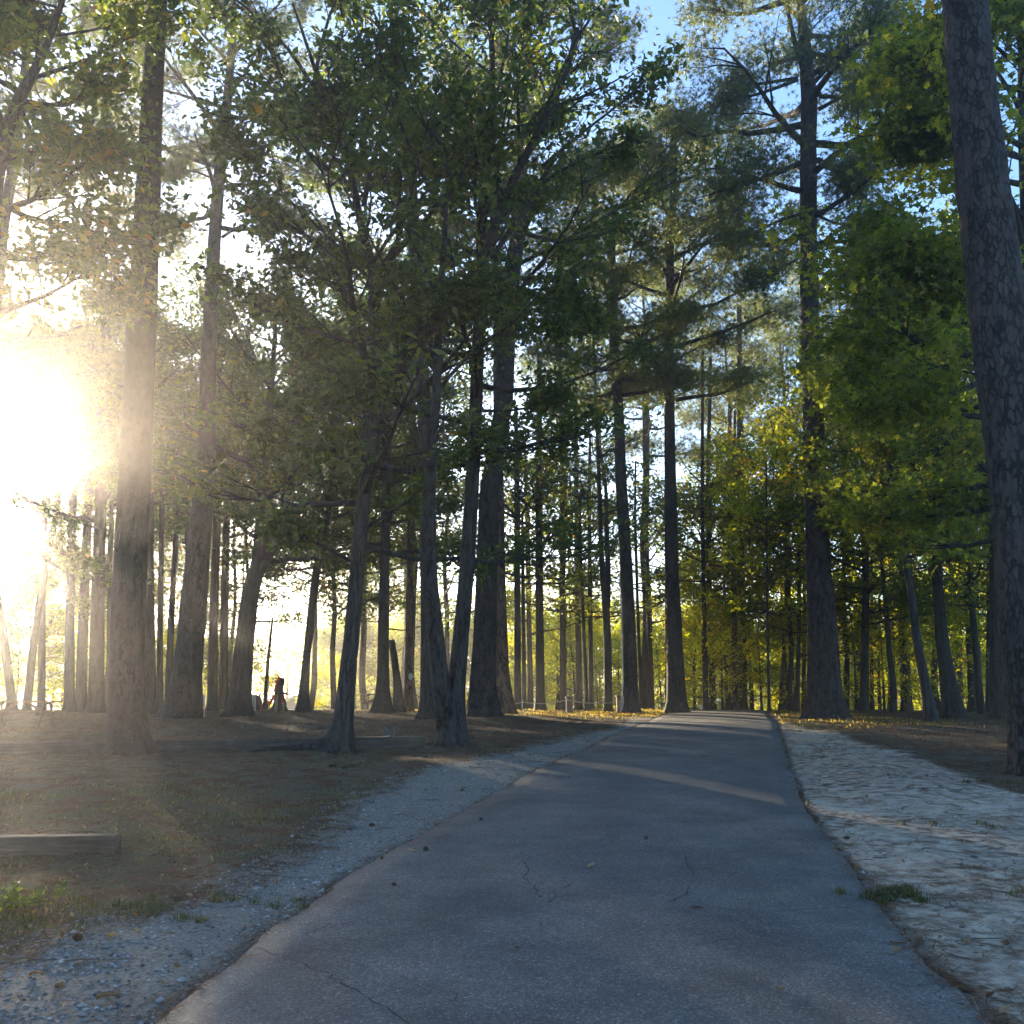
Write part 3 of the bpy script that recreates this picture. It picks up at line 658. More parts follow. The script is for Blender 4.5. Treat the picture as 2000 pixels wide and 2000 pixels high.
# twin stemmed tree right of it
tree("oak_tree", "slim oak splitting into two stems at the ground, right of the squirrel", 21.8,
     [(884,1446,72),(883,1420,54),(890,1340,36),(898,1270,32),(913,1100,29),(925,900,28),(931,750,26),(933,670,25),(938,560,23),(940,398,20),(957,253,16),(962,108,13),(955,0,10)],
     'oak', top=17.6, zlo=6.5, R=4.4, nl=22, leafn=15000, size=.165, sig=.19, flare=.4, subn=8, elr=(0, 1.0),
     limbs_px=[[(872,1425,40),(862,1340,38),(850,1200,36),(842,1107,33),(846,1000,26),(853,926,22),(864,817,19),(872,672,17),(884,560,12),(890,430,6)],
               [(940,600,14),(990,560,8),(1060,600,6),(1110,690,4)],
               [(957,253,9),(1000,230,6),(1080,210,4)],
               [(938,800,7),(1010,800,5),(1090,770,3)]])
tree("oak_tree", "broad dark trunk standing straight just behind the twin stemmed oak", 34,
     [(842,1402,58),(842,1370,42),(840,1250,36),(838,1100,33),(836,900,30),(822,650,27),(806,362,25),(790,200,18),(765,0,14)],
     'oak', top=26, zlo=13, R=5.2, nl=22, leafn=9000, size=.20, sig=.30, subn=6, elr=(0, 1.0))
# big pines in the middle
tree("pine_tree", "stout pine with deep grey bark plates and flared foot, left one of a touching pair", 36.5,
     [(945,1398,78),(944,1380,62),(943,1340,52),(946,1250,46),(951,1100,42),(955,962,40),(972,850,37),(984,781,37),(991,636,36),(998,540,34),(1013,435,32),(1017,326,30),(1020,181,26),(1028,0,20)],
     'pine', top=33, zlo=17, R=4.8, nl=26, leafn=9000, size=.2, twig=True, hi=True, flare=.3)
tree("pine_tree", "reddish straight pine touching the stout pine on its right side", 41,
     [(984,1392,66),(982,1372,44),(980,1320,30),(978,1200,22),(975,1000,20),(972,800,18),(970,600,15)], 'pine', top=29, zlo=17, R=3.6, nl=20, leafn=5000, size=.2, bark='redbark')
tree("pine_tree", "sunlit-edged pine leaning left with a white vine stem at its foot, middle distance", 42,
     [(1231,1392,44),(1231,1360,32),(1229,1250,27),(1224,1120,25),(1219,1035,24),(1212,926,23),(1209,817,21),(1201,709,20),(1198,600,18),(1195,500,15),(1196,400,9)],
     'pine', top=24, zlo=13.5, R=4.0, nl=26, leafn=12500, size=.2, sig=.42)
tree("pine_tree", "straight mid-distance pine left of the path crest, bright rim down its left side", 42.5,
     [(1322,1392,52),(1321,1360,38),(1318,1250,31),(1313,1100,27),(1311,926,23),(1309,709,21),(1313,640,20),(1311,471,18),(1322,344,14),(1322,254,9)],
     'pine', top=27, zlo=13.5, R=4.4, nl=26, leafn=13500, size=.2, sig=.42,
     limbs_px=[[(1320,700,6),(1370,665,5),(1425,640,3)],[(1320,500,6),(1370,470,4),(1400,430,3)],[(1322,350,8),(1350,320,6),(1400,315,4),(1430,340,3)],[(1312,600,5),(1360,560,4),(1420,510,3)]])
tree("pine_tree", "lofty pine with crooked boughs standing right beside the path at its crest", 36,
     [(1613,1402,96),(1612,1385,76),(1609,1330,62),(1605,1200,54),(1597,1100,47),(1595,1000,44),(1590,890,42),(1583,709,38),(1580,600,36),(1577,471,35),(1577,290,34),(1579,199,34),(1568,72,23),(1559,0,20)],
     'pine', top=33, zlo=17.5, zhi=32, R=5.2, nl=26, leafn=22000, size=.2, hi=True, flare=.25, sig=.44,
     limbs_px=[[(1559,322,13),(1517,348,11),(1474,370,10),(1427,391,8),(1372,417,5)],
               [(1557,156,8),(1481,158,7),(1427,156,4)],[(1557,159,9),(1488,178,7),(1409,185,4)],
               [(1556,0,16),(1503,29,13),(1434,69,10),(1372,69,5)],
               [(1590,163,10),(1615,134,8),(1637,112,5)],[(1585,110,10),(1626,123,9),(1648,138,8),(1659,170,7),(1662,217,5)],
               [(1597,217,9),(1626,199,8),(1655,181,7),(1691,163,6),(1720,145,4)],[(1597,192,10),(1637,196,9),(1677,210,5)],
               [(1597,330,9),(1644,315,7),(1709,306,4)],[(1595,315,12),(1626,348,9),(1648,391,6)],
               [(1565,420,7),(1500,430,5),(1440,480,3)],[(1590,420,7),(1640,440,5),(1690,430,3)],[(1570,500,6),(1510,540,4),(1460,560,3)]])
tree("pine_tree", "bow-limbed pine between the glaring left pine and the forked oak", 38,
     [(352,1399,84),(360,1375,70),(366,1320,58),(374,1250,52),(385,1150,50),(400,1000,42),(410,900,36),(417,700,30),(424,600,28),(430,500,26),(440,380,24),(452,290,22),(462,200,18),(472,100,14)],
     'pine', top=31, zlo=19, R=4.6, nl=22, leafn=9500, size=.2, flare=.3,
     limbs_px=[[(464,326,9),(507,313,8),(565,315,8),(616,340,6),(641,362,4)],[(467,239,8),(507,243,7),(543,268,7),(576,304,4)],
               [(446,482,7),(471,469,6),(543,464,5),(601,478,3)],[(460,297,7),(485,264,6),(507,228,4)],[(440,380,5),(400,360,4),(350,380,3)]])
# right-hand broadleaf behind the great pine
tree("sweetgum_tree", "broad sweetgum reaching long low boughs leftward from behind the right edge pine", 22.5,
     [(2060,1440,60),(2040,1200,40),(2015,900,34),(2000,600,30),(1985,326,26),(1979,217,22),(1975,36,16)],
     'gum', top=17, zlo=5, R=4.4, nl=22, leafn=24000, size=.19, sig=.28, star=True, subn=8, elr=(-.1, .7), azr=(math.pi*.55, math.pi*1.45), bias=(.38, .2),
     limbs_px=[[(2010,735,26),(1960,722,24),(1916,716,22),(1865,718,21),(1836,723,19),(1785,720,15),(1724,716,11),(1693,701,9),(1693,672,7),(1680,640,4)],
               [(1843,723,14),(1789,734,12),(1731,738,7),(1690,725,4)],
               [(2005,750,18),(1960,748,15),(1916,756,13),(1865,774,12),(1807,806,10),(1753,828,8),(1706,846,7),(1644,850,4)],
               [(1988,470,12),(1930,455,10),(1860,440,7),(1780,450,5),(1700,430,3)],
               [(1990,620,12),(1900,600,9),(1800,560,7),(1700,570,4)],
               [(1980,200,12),(1900,160,8),(1830,130,6),(1740,110,4)],
               [(2015,950,12),(1930,940,9),(1850,960,6),(1760,1000,4)],
               [(1985,330,10),(1900,320,7),(1820,300,5),(1740,300,3)]])
tree("sweetgum_tree", "dark leaning sweetgum forking high, right of the lofty crest pine", 33,
     [(1819,1398,34),(1817,1385,24),(1807,1331,19),(1792,1248,17),(1780,1145,15),(1770,1060,14),(1758,1010,13),(1747,985,11),(1740,926,9),(1737,803,7),(1730,700,4)],
     'gum', zlo=6.2, R=3.0, nl=20, leafn=13000, size=.18, star=True, elr=(-.1, .6), bias=(.45, .2),
     limbs_px=[[(1762,1018,10),(1778,995,8),(1800,970,6),(1830,930,4)],[(1742,960,8),(1690,970,6),(1630,990,4)],[(1775,1090,8),(1840,1060,5),(1880,1080,3)]])
# tall broadleaf at upper left, trunk out of frame
tree("oak_tree", "leaning oak at the far left edge, its crown filling the upper left corner", 17.5,
     [(-120,1500,60),(-60,900,44),(-20,480,34),(0,330,30),(36,200,26),(72,152,20),(110,60,14),(150,-60,9)],
     'oak', top=17, zlo=8, R=3.0, nl=26, leafn=24000, size=.17, sig=.26, subn=8, bias=(.5, .2),
     limbs_px=[[(0,330,14),(60,300,9),(140,290,6),(220,330,4)],[(36,200,14),(100,220,10),(170,180,6),(230,120,4)],[(72,152,10),(60,60,8),(20,-20,5)],[(36,200,10),(90,330,7),(150,420,5),(190,520,3)]])
tree("pine_tree", "pale slender pine cutting across the left edge above the sun", 30,
     [(-150,1405,50),(-95,1100,34),(-45,850,30),(-8,620,27),(12,430,24),(33,326,22),(47,220,19),(60,80,14)],
     'pine', top=27, zlo=12, R=3.6, nl=20, leafn=6000, size=.2)
tree("pine_tree", "distant slim pine showing beside the top of the left glare pine", 46,
     [(240,1396,36),(250,1000,28),(262,500,22),(268,200,19),(270,0,17)], 'pine', top=31, zlo=22, R=3.8, nl=18, leafn=5000, size=.2)

def T(label, Y, pts, kind='oak', **kw):
    nm = {'oak': 'oak_tree', 'gum': 'sweetgum_tree', 'gold': 'maple_tree', 'pine': 'pine_tree'}[kind]
    kw['size'] = .20 if kind != 'pine' else .22; kw.setdefault('sig', .25)
    kw['leafn'] = int(kw.get('leafn', 20000)*(.36 if pts[0][0] < 900 else .11 if pts[0][0] < 1460 else .16)); kw.setdefault('subn', 5); kw.setdefault('twn', 3)
    return tree(kw.pop('name', nm), label, Y, pts, kind, **kw)
# left middle distance
T("leaning forked oak whose crown overhangs the dragon figure", 40,
  [(466,1397,66),(468,1370,44),(476,1270,37),(490,1150,33),(507,1100,30),(512,1000,24),(520,880,18),(530,760,13),(538,640,8)], 'oak', zlo=6.5, zhi=18, R=4.6, nl=26, leafn=46000,
  limbs_px=[[(500,1125,20),(530,1090,15),(545,1070,12),(554,1053,10),(560,1000,7),(575,920,4)],[(548,1096,12),(568,1092,10),(587,1030,7),(600,980,4)],[(568,1092,8),(610,1090,5),(660,1095,3)],
            [(512,1000,10),(440,960,7),(380,900,4)],[(520,880,9),(590,820,6),(640,760,4)],[(530,760,8),(480,690,6),(440,620,4)]])
T("slender trunk immediately right of the dragon figure, blue house behind", 43,
  [(592,1395,46),(592,1375,23),(597,1300,15),(609,1180,16),(622,1080,15),(630,1053,14),(641,998,12),(648,850,9),(650,700,5)], 'oak', zlo=6, zhi=17, R=3.7, nl=24, leafn=38000)
T("dark straight trunk in front of the right hand picnic table", 41,
  [(746,1395,54),(747,1375,34),(748,1330,23),(750,1200,21),(753,1100,19),(756,950,17),(760,750,14),(765,560,9)], 'oak', zlo=6.5, zhi=21, R=4.0, nl=26, leafn=38000)
T("reddish trunk carrying a small pale feeder", 45,
  [(797,1390,26),(797,1370,18),(799,1250,15),(801,1100,14),(803,900,12),(806,700,8)], 'oak', bark='redbark', zlo=9, zhi=19, R=3.3, nl=18, leafn=24000)
# cut stub
def stubcut(root, org): pass
T("sawn off dead trunk stub, right of the picnic table", 44,
  [(780,1394,30),(778,1370,20),(776,1330,15),(772,1300,14),(764,1250,13)], 'oak', name="dead_trunk", cat='dead trunk', crownless=True)
T("thin leaning dead snag left of the dragon figure", 44,
  [(517,1396,9),(519,1356,8),(523,1300,7),(528,1250,6),(533,1207,4)], 'oak', name="dead_trunk", cat='dead trunk', crownless=True, bark='redbark')
GL = "glare-washed trunks at far left"
for px, wd, top_, px2, lab in ((22, 17, 700, -45, "glare-washed trunk by the left picnic table, leftmost of the row"), (52, 16, 800, 118, "second glare-washed trunk from the left edge, under the sun"), (80, 15, 760, 92, "thin hazy trunk below the sun, between two stouter ones"),
                      (135, 20, 800, 150, "hazy trunk behind the end of the left picnic table"), (157, 22, 700, 172, "broader hazy trunk with a slit of light on its right"),
                      (186, 30, 600, 192, "stout hazy trunk left of the thick glare pine"), (213, 12, 900, 222, "slim trunk hard against the thick glare pine, left side"),
                      (292, 24, 700, 290, "trunk right against the thick glare pine, right side"), (311, 13, 900, 318, "thin trunk between the glare pine and the bow-limbed pine"),
                      (327, 14, 850, 345, "crooked trunk just left of the bow-limbed pine"), (414, 20, 600, 428, "trunk just right of the bow-limbed pine foot"),
                      (436, 18, 700, 447, "trunk between the bow-limbed pine and the leaning forked oak")):
    Yd = 43+rng.uniform(-2, 9)
    T(lab, Yd, [(px, 1395, wd*1.7), (px+1, 1370, wd), ((px*.7+px2*.3), 1200, wd*.85), (px2, 950, wd*.75), (px2+rng.uniform(-8, 8), top_, wd*.5)], 'oak',
      group=GL, zlo=12.8 if px < 145 else 9.0 if 280 < px < 450 else rng.uniform(3.8, 6), zhi=rng.uniform(17, 21), R=3.8, nl=20, leafn=56000 if px < 145 else 30000, twn=3, size=.155)
# middle: between the pine pair and the leaning pine
MID = "slim trunks behind the rope fence"
mids = [(1011,15,1010,800,"slim trunk behind the first rope post"),(1024,9,1020,1000,"thin trunk second after the pine pair"),(1036,12,1030,850,"dark slim trunk third after the pine pair"),(1055,19,1052,700,"stouter trunk crossing the sag of the rope"),
        (1100,14,1098,700,"trunk behind the left timber bollard"),(1131,13,1126,750,"trunk just right of the left timber bollard"),(1146,8,1132,950,"thin trunk leaning left behind the rope"),
        (1155,10,1150,850,"slender trunk left of the blue glimpse of house"),(1273,11,1262,700,"trunk between the two sunlit-rim pines"),(1252,7,1240,900,"spindly leaning stem between the sunlit-rim pines"),(1303,8,1300,500,"thin red stem against the left side of the crest pine"),
        (1379,10,1370,650,"left slim trunk of the close pair at the path head"),(1392,13,1381,700,"right slim trunk of the close pair at the path head"),(1419,7,1412,950,"spindly trunk standing over the path head"),
        (1437,11,1432,800,"reddish trunk against the dark trunk at the path head"),(1450,19,1446,600,"dark trunk centred over the end of the path")]
for k, (px, wd, px2, top_, lab) in enumerate(mids):
    Yd = 47+((k*37) % 11)
    kd = 'gum' if k % 3 else 'oak'
    T(lab, Yd, [(px, 1390, wd*1.4), (px, 1370, wd), ((px+px2)/2, 1200, wd*.85), (px2, 1000, wd*.8), (px2+rng.uniform(-6, 6), top_, wd*.5)], kd,
      group=MID, zlo=rng.uniform(3.8, 6.5), zhi=rng.uniform(9.5, 14), R=3.0, nl=15, leafn=17000, bark='redbark' if 'red' in lab else None, bias=(.5, .22), size=.155)
T("grey twin trunk joined low behind the rope fence", 45,
  [(1188,1392,26),(1188,1360,16),(1187,1250,15),(1184,1178,16),(1174,1100,10),(1170,926,8),(1165,817,7),(1158,640,4)], 'oak', zlo=9, zhi=17, R=3.4, nl=20, leafn=26000,
  limbs_px=[[(1186,1185,13),(1191,1100,11),(1191,1000,9),(1194,940,8),(1184,835,7),(1190,700,4)]])
# right middle distance
RT = "trunks in the thicket right of the crest pine"
rts = [(1502,6,1497,1207,900,'gold',"black hair-thin sapling trunk past the end of the path"),(1526,8,1538,1100,900,'gold',"slim reddish sapling leaning right past the path end"),(1534,6,1526,1150,950,'gold',"thin sapling beside the reddish leaning sapling"),
       (1557,9,1562,1150,850,'gum',"dim trunk just left of the lofty crest pine"),(1569,8,1570,1150,850,'gold',"red-brown stem touching the lofty crest pine's left side"),
       (1688,17,1690,1150,600,'gum',"first dark trunk right of the lofty crest pine"),(1703,7,1703,1180,900,'gold',"thin stem second right of the lofty crest pine"),
       (1742,14,1741,1089,620,'gum',"upright trunk directly left of the warm red one"),(1769,18,1762,1250,700,'gold',"warm red-brown trunk left of the leaning sweetgum"),
       (1875,14,1872,1200,700,'gum',"reddish trunk right of the stout leaning one"),(1900,17,1888,1103,650,'gum',"dark upright trunk fourth from the right edge pine"),
       (1916,8,1908,1200,850,'gold',"thin trunk third from the right edge pine"),(1930,10,1932,1200,800,'gold',"slight trunk second from the right edge pine")]
for k, (px, wd, px2, r2, top_, kd, lab) in enumerate(rts):
    Yd = 42+((k*29) % 12)
    T(lab, Yd, [(px, 1390, wd*1.5), (px, 1370, wd), ((px+px2)/2, (1370+r2)/2, wd*.9), (px2, r2, wd*.8), (px2+rng.uniform(-12, 4), top_, wd*.4)], kd,
      group=RT, zlo=rng.uniform(2.5, 5), zhi=rng.uniform(9, 13), R=3.2, nl=17, leafn=19000, bark='redbark' if 'red' in lab else None, star=(k % 2 == 0 and kd == 'gum'), bias=(.45, .22), size=.16)
T("stout trunk leaning left between the leaning sweetgum and the right edge pine", 37,
  [(1862,1396,54),(1858,1375,38),(1848,1310,28),(1838,1248,24),(1829,1145,19),(1826,1000,16),(1822,850,12),(1815,700,8)], 'gum', zlo=6, zhi=15, R=4.0, nl=24, leafn=34000, star=True)
T("thick shadowed trunk nearest to the right edge pine", 35,
  [(1957,1396,50),(1954,1370,38),(1950,1228,32),(1945,1000,27),(1938,700,22)], 'gum', top=17, zlo=5, R=3.8, nl=22, leafn=34000, bias=(.3, .18))

# ------------------------------------------------------------------ prototypes for distance and thicket
def copytree(root, loc, rz, s, label, group, hz=1.0):
    r = root.copy(); COL.objects.link(r); r.location = loc; r.rotation_euler = (0, 0, rz); r.scale = (s, s, s*hz)
    r["label"] = label; r["group"] = group
    for ch in list(root.children):
        c = ch.copy(); COL.objects.link(c); c.parent = r
    return r
def proto(kind, H, zlo, R, leafn, size, nl=18, bias=(.5, .2), name='understory_tree', sig=.3, star=False, trunkr=.07, elr=(.1, .9)):
    root = thing(name, "x", "tree", (0, 0, 0))
    n = 12; t = np.linspace(0, 1, n)
    P = np.stack([np.cumsum(rng.normal(0, .05*H/8, n)), np.cumsum(rng.normal(0, .05*H/8, n)), t*H-.2], 1); P[:, :2] -= P[0, :2]
    r = trunkr*(1-.85*t)+.012
    mb = MB(); Q, rr = densify(P, r, .5); tube(mb, Q, rr, 10, rough=.1, flare=(.3, .4, 3))
    limbs = []
    for k in range(nl):
        f = (k+rng.uniform())/nl; z = zlo+(H-zlo)*f; ii = min(max(np.searchsorted(Q[:, 2], z), 1), len(Q)-1)
        L = R*(.4+.6*math.sin(math.pi*min(1, .15+f*.85)))*rng.uniform(.7, 1.25)
        limbs.append((limbpath(Q[ii], k*2.4+rng.uniform(-.5, .5), elr[0]+(elr[1]-elr[0])*f, L, 5, .15, .12), min(rr[ii]*.5, .02*L+.01)))
    lp = []; ramify(mb, limbs, lp, kind, True, 4, 3)
    put("trunk", mb.mesh("trunk"), M[BARK[kind]], root)
    cm = crownmesh(lp, leafn, size, 'pine' if kind == 'pine' else ('star' if star else 'oval'), sig, bias=bias)
    put("crown", cm.mesh("crown", smooth=False), M[LEAF[kind]], root)
    return root
pt1 = proto('oak', 20, 5.0, 4.8, 8500, .22, nl=30, sig=.42, name='tall_oak', trunkr=.16, elr=(.0, 1.1))
pt2 = proto('oak', 23, 7.5, 5.2, 9000, .23, nl=30, sig=.45, name='tall_oak', trunkr=.18, elr=(.0, 1.1), bias=(.55, .2))
pt3 = proto('gum', 17, 3.5, 4.4, 8000, .22, nl=28, sig=.42, name='tall_sweetgum', trunkr=.14, elr=(.0, 1.0))
first = {}; placed = {}
def place(key, pr, px, Y, s, label, group, hz=1.0, dx=0):
    x = (px-1000)/F*Y*1.0+dx; loc = (x, Y, float(gz(x, Y))-.05)
    rz = rng.uniform(0, 6.28)
    r = _place(key, pr, loc, rz, s, label, group, hz); placed.setdefault(label, []).append((px, r)); return r
def _place(key, pr, loc, rz, s, label, group, hz):
    if key not in first:
        first[key] = pr; r = pr; r.location = loc; r.rotation_euler = (0, 0, rz); r.scale = (s, s, s*hz); r["label"] = label; r["group"] = group; return r
    return copytree(pr, loc, rz, s, label, group, hz)
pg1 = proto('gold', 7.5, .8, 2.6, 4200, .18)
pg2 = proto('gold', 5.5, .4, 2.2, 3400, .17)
pg3 = proto('gum', 9.5, 1.4, 3.0, 5500, .19)
pg4 = proto('oak', 11, 2.6, 3.4, 6000, .21)
pf1 = proto('gum', 13, 1.5, 5.2, 13000, .30, nl=22, sig=.7, name='broadleaf_tree', trunkr=.2)
pf2 = proto('oak', 12, 1.2, 5.6, 13000, .30, nl=22, sig=.7, name='broadleaf_tree', trunkr=.2)
pf3 = proto('gold', 9, .6, 4.4, 11000, .28, nl=20, sig=.6, name='broadleaf_tree', trunkr=.15)
pp1 = proto('pine', 24, 13, 4.2, 4200, .34, nl=22, sig=.5, name='pine_tree', trunkr=.3, elr=(.1, .7))
# thicket beyond the crest on the right
LR = "sunlit yellow-green sapling in the thicket beyond the crest, right of the path"
LM = "small leafy tree beyond the rope fence in the middle"
LB = "a"; LB2 = "b"; LB3 = "c"
LL = "shaded leafy sapling among the trunks beyond the left rise"
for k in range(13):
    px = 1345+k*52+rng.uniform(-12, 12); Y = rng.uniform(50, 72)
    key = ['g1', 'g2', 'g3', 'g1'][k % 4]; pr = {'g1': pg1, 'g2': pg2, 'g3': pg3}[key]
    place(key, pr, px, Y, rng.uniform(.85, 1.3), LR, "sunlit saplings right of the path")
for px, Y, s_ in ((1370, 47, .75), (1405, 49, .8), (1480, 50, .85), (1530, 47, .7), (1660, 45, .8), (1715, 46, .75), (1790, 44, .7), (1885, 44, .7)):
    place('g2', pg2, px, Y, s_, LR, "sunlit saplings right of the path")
for k in range(17):
    px = -15+k*31+rng.uniform(-10, 10); Y = rng.uniform(62, 84)
    if 500 < px < 640: continue
    place('g2' if k % 3 else 'g3', pg2 if k % 3 else pg3, px, Y, rng.uniform(.8, 1.3) if k % 3 else rng.uniform(.5, .7), LB3, "low bushes beyond the left rise")
for k in range(30):
    px = 1320+k*24+rng.uniform(-12, 12); Y = rng.uniform(64, 82)
    place('g2', pg2, px, Y, rng.uniform(.95, 1.25), LB, "golden bushes right of the path end")
for k in range(15):
    px = 930+k*27+rng.uniform(-10, 10); Y = rng.uniform(74, 92)
    place('g2', pg2, px, Y, rng.uniform(1.2, 1.6), LB2, "golden bushes beyond the rope fence")
for k in range(8):
    px = 1015+k*38+rng.uniform(-10, 10); Y = rng.uniform(56, 74)
    key = ['g1', 'g2', 'g2', 'g1'][k % 4]; pr = {'g1': pg1, 'g2': pg2}[key]
    place(key, pr, px, Y, rng.uniform(.75, 1.0), LM, "small trees beyond the rope fence")
for k in range(15):
    px = -20+k*33+rng.uniform(-12, 12); Y = rng.uniform(52, 74)
    key = ['g4', 'g3', 'g4', 'g1'][k % 4]; pr = {'g1': pg1, 'g2': pg2, 'g3': pg3, 'g4': pg4}[key]
    if 495 < px < 640: continue
    place(key, pr, px, Y, rng.uniform(.45, .7) if px > 200 else rng.uniform(.8, 1.1), LL, "saplings beyond the left rise")
for px, Y, s, key, pr, lab in ((497, 66, .62, 'g2', pg2, "low bright bush between the leaning oak and the snag"), (533, 70, .60, 'g2', pg2, "low bright bush behind the dragon figure"),
                          (660, 64, .62, 'g2', pg2, "round green bush beside the forked oak trunk, hiding the blue house corner")):
    r = place(key, pr, px, Y, s, lab, "bushes by the dragon figure"); r["category"] = "bush"
# yellow-lit trees between the snag gap and the twin oak
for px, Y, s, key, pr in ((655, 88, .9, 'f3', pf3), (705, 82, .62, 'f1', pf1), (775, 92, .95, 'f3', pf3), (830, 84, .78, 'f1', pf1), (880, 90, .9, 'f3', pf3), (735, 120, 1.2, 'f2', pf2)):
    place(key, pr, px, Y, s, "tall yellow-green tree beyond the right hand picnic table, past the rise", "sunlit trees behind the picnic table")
# far wood beyond the low ground
LF = "far hazy tree on the low ground beyond the rise"
for k in range(46):
    px = -150+k*50+rng.uniform(-22, 22); Y = rng.uniform(135, 195)
    if 500 < px < 640: continue
    key = ['f1', 'f2', 'f3', 'f2', 'f1'][k % 5]; pr = {'f1': pf1, 'f2': pf2, 'f3': pf3}[key]
    place(key, pr, px, Y, rng.uniform(.65, .95), LF, "far trees beyond the rise")
for px, Y in ((330, 95), (395, 82), (170, 76), (690, 98), (800, 78), (1090, 60), (1420, 58), (1530, 62), (1665, 58), (1760, 60), (1850, 56), (1250, 58)):
    place('p1', pp1, px, Y, rng.uniform(.85, 1.1), "distant pine whose needled top shows between nearer crowns", "distant pines beyond the rise")

for px, Y, s_, key, pr in ((190, 53, .85, 't2', pt2), (215, 50, .95, 't1', pt1), (375, 50, .9, 't2', pt2), (455, 57, .85, 't1', pt1), (660, 52, .9, 't1', pt1), (720, 56, 1.05, 't2', pt2),
                           (815, 51, .95, 't2', pt2), (880, 56, 1.0, 't1', pt1), (235, 64, .9, 't1', pt1), (472, 62, .8, 't3', pt3), (700, 62, .85, 't2', pt2), (690, 47, .78, 't1', pt1), (762, 54, .8, 't1', pt1), (480, 56, .85, 't1', pt1), (610, 60, .95, 't2', pt2)):
    place(key, pr, px, Y, s_, "tall dark broadleaf filling the gaps between the nearer trunks, beyond the left rise", "tall broadleaf trees beyond the left rise")
for px, Y, s_, key, pr in ((1375, 56, .70, 't3', pt3), (1450, 50, .72, 't3', pt3), (1540, 46, .8, 't3', pt3), (1640, 48, .85, 't1', pt1), (1730, 42, .85, 't3', pt3), (1820, 47, .95, 't3', pt3), (1900, 40, .95, 't3', pt3), (1990, 36, 1.0, 't3', pt3), (1760, 54, 1.1, 't1', pt1), (1880, 56, 1.1, 't2', pt2)):
    place(key, pr, px, Y, s_, "tall green broadleaf behind the right hand trunks", "tall broadleaf trees on the right")
ORD1 = "first second third fourth fifth sixth seventh eighth ninth tenth eleventh twelfth thirteenth fourteenth fifteenth sixteenth seventeenth eighteenth nineteenth twentieth".split()
def ordw(k):
    if k < 20: return ORD1[k]
    t_ = {2: 'twenty', 3: 'thirty', 4: 'forty'}[(k+1)//10]
    return (t_[:-1]+'ieth') if (k+1) % 10 == 0 else t_+'-'+ORD1[(k+1) % 10-1]
WORD = {LB3: 'low leafy bush from the left among the trunks beyond the left rise', LB: 'golden bush from the left, low behind the saplings right of the path end', LB2: 'golden bush from the left, low beyond the rope fence', LR: ("sunlit yellow-green sapling from the left in the thicket right of the path end"), LM: ("small leafy tree from the left beyond the rope fence"), LL: ("shaded leafy sapling from the left beyond the left rise"),
        LF: "far hazy tree from the left on the low ground", "distant pine whose needled top shows between nearer crowns": "distant pine from the left, its needled top between nearer crowns",
        "tall yellow-green tree beyond the right hand picnic table, past the rise": "tall yellow-green tree from the left behind the right picnic table",
        "tall dark broadleaf filling the gaps between the nearer trunks, beyond the left rise": "tall dark broadleaf from the left behind the nearer left trunks",
        "tall green broadleaf behind the right hand trunks": "tall green broadleaf from the left behind the right hand trunks"}
for lab, lst in placed.items():
    if lab in WORD:
        for k, (px, r) in enumerate(sorted(lst, key=lambda a: a[0])): r["label"] = ordw(k)+" "+WORD[lab]

# ------------------------------------------------------------------ built things
def ground_empty(name, label, cat, px, Y, group=None, rz=0):
    x = (px-1000)/F*Y; return thing(name, label, cat, (x, Y, float(gz(x, Y))), group, rz)
# long timber and near timber
def timber(A, B, h, w_, label, dark=True):
    A = np.array(A); B = np.array(B); L = np.linalg.norm(B[:2]-A[:2]); mid = (A+B)/2
    rz = math.atan2(B[1]-A[1], B[0]-A[0])
    nseg = max(1, round(L/2.6)); mb = MB()
    for k in range(nseg):
        c = (k+.5)/nseg-.5; sl = (B[2]-A[2])/L
        box(mb, (c*L, rng.uniform(-.006, .0035), h/2-.03+c*L*sl), (L/nseg-.008, w_, h+.06), rot=(rng.normal(0, .01), -math.atan(sl), rng.normal(0, .002)), bev=.012, rnd=rng.uniform())
    o = put("landscape_timber", mb.mesh("landscape_timber", smooth=False), M['timber' if not dark else 'timberdark'], None, tuple(mid))
    o.rotation_euler = (0, 0, rz); o["label"] = label; o["category"] = "timber"; o["group"] = "landscape timbers edging the ground"
    return o
a = gp(0, 1474); b = gp(832, 1456)
d = b-a; a2 = a-d*.35; a2[2] = float(gz(a2[0], a2[1]))
timber(a2, b, .19, .19, "very long dark timber edging running behind the forked oak, squirrel on it")
a = gp(0, 1671); b = gp(231, 1668); d = b-a
timber(a-d*1.2, b, .17, .15, "short weathered timber beam in the grass at lower left", dark=False)

# squirrel on the timber
sx, sy, _ = gp(755, 1457); sq = thing("squirrel", "small grey squirrel perched on top of the long timber", "squirrel", (sx, sy+.02, float(gz(sx, sy))+.18))
mb = MB()
bp = np.array([(.05, 0, .02), (.045, 0, .05), (.02, 0, .085), (-.01, 0, .12), (-.03, 0, .15), (-.05, 0, .175), (-.078, 0, .178), (-.10, 0, .168)])
tube(mb, *densify(bp, [.03, .058, .062, .050, .040, .036, .028, .012], .015), n=14, rough=.15)
for s_ in (-1, 1):
    tube(mb, [(.03, s_*.04, .06), (.02, s_*.055, .03), (-.02, s_*.05, .010), (-.06, s_*.045, .008)], [.034, .03, .014, .008], 8)
    tube(mb, [(-.02, s_*.028, .125), (-.06, s_*.03, .10), (-.085, s_*.015, .11)], [.016, .012, .006], 7)
    tube(mb, [(-.05, s_*.02, .20), (-.045, s_*.025, .226)], [.012, .003], 6)
put("body", mb.mesh("body"), M['fur'], sq)
mb = MB()
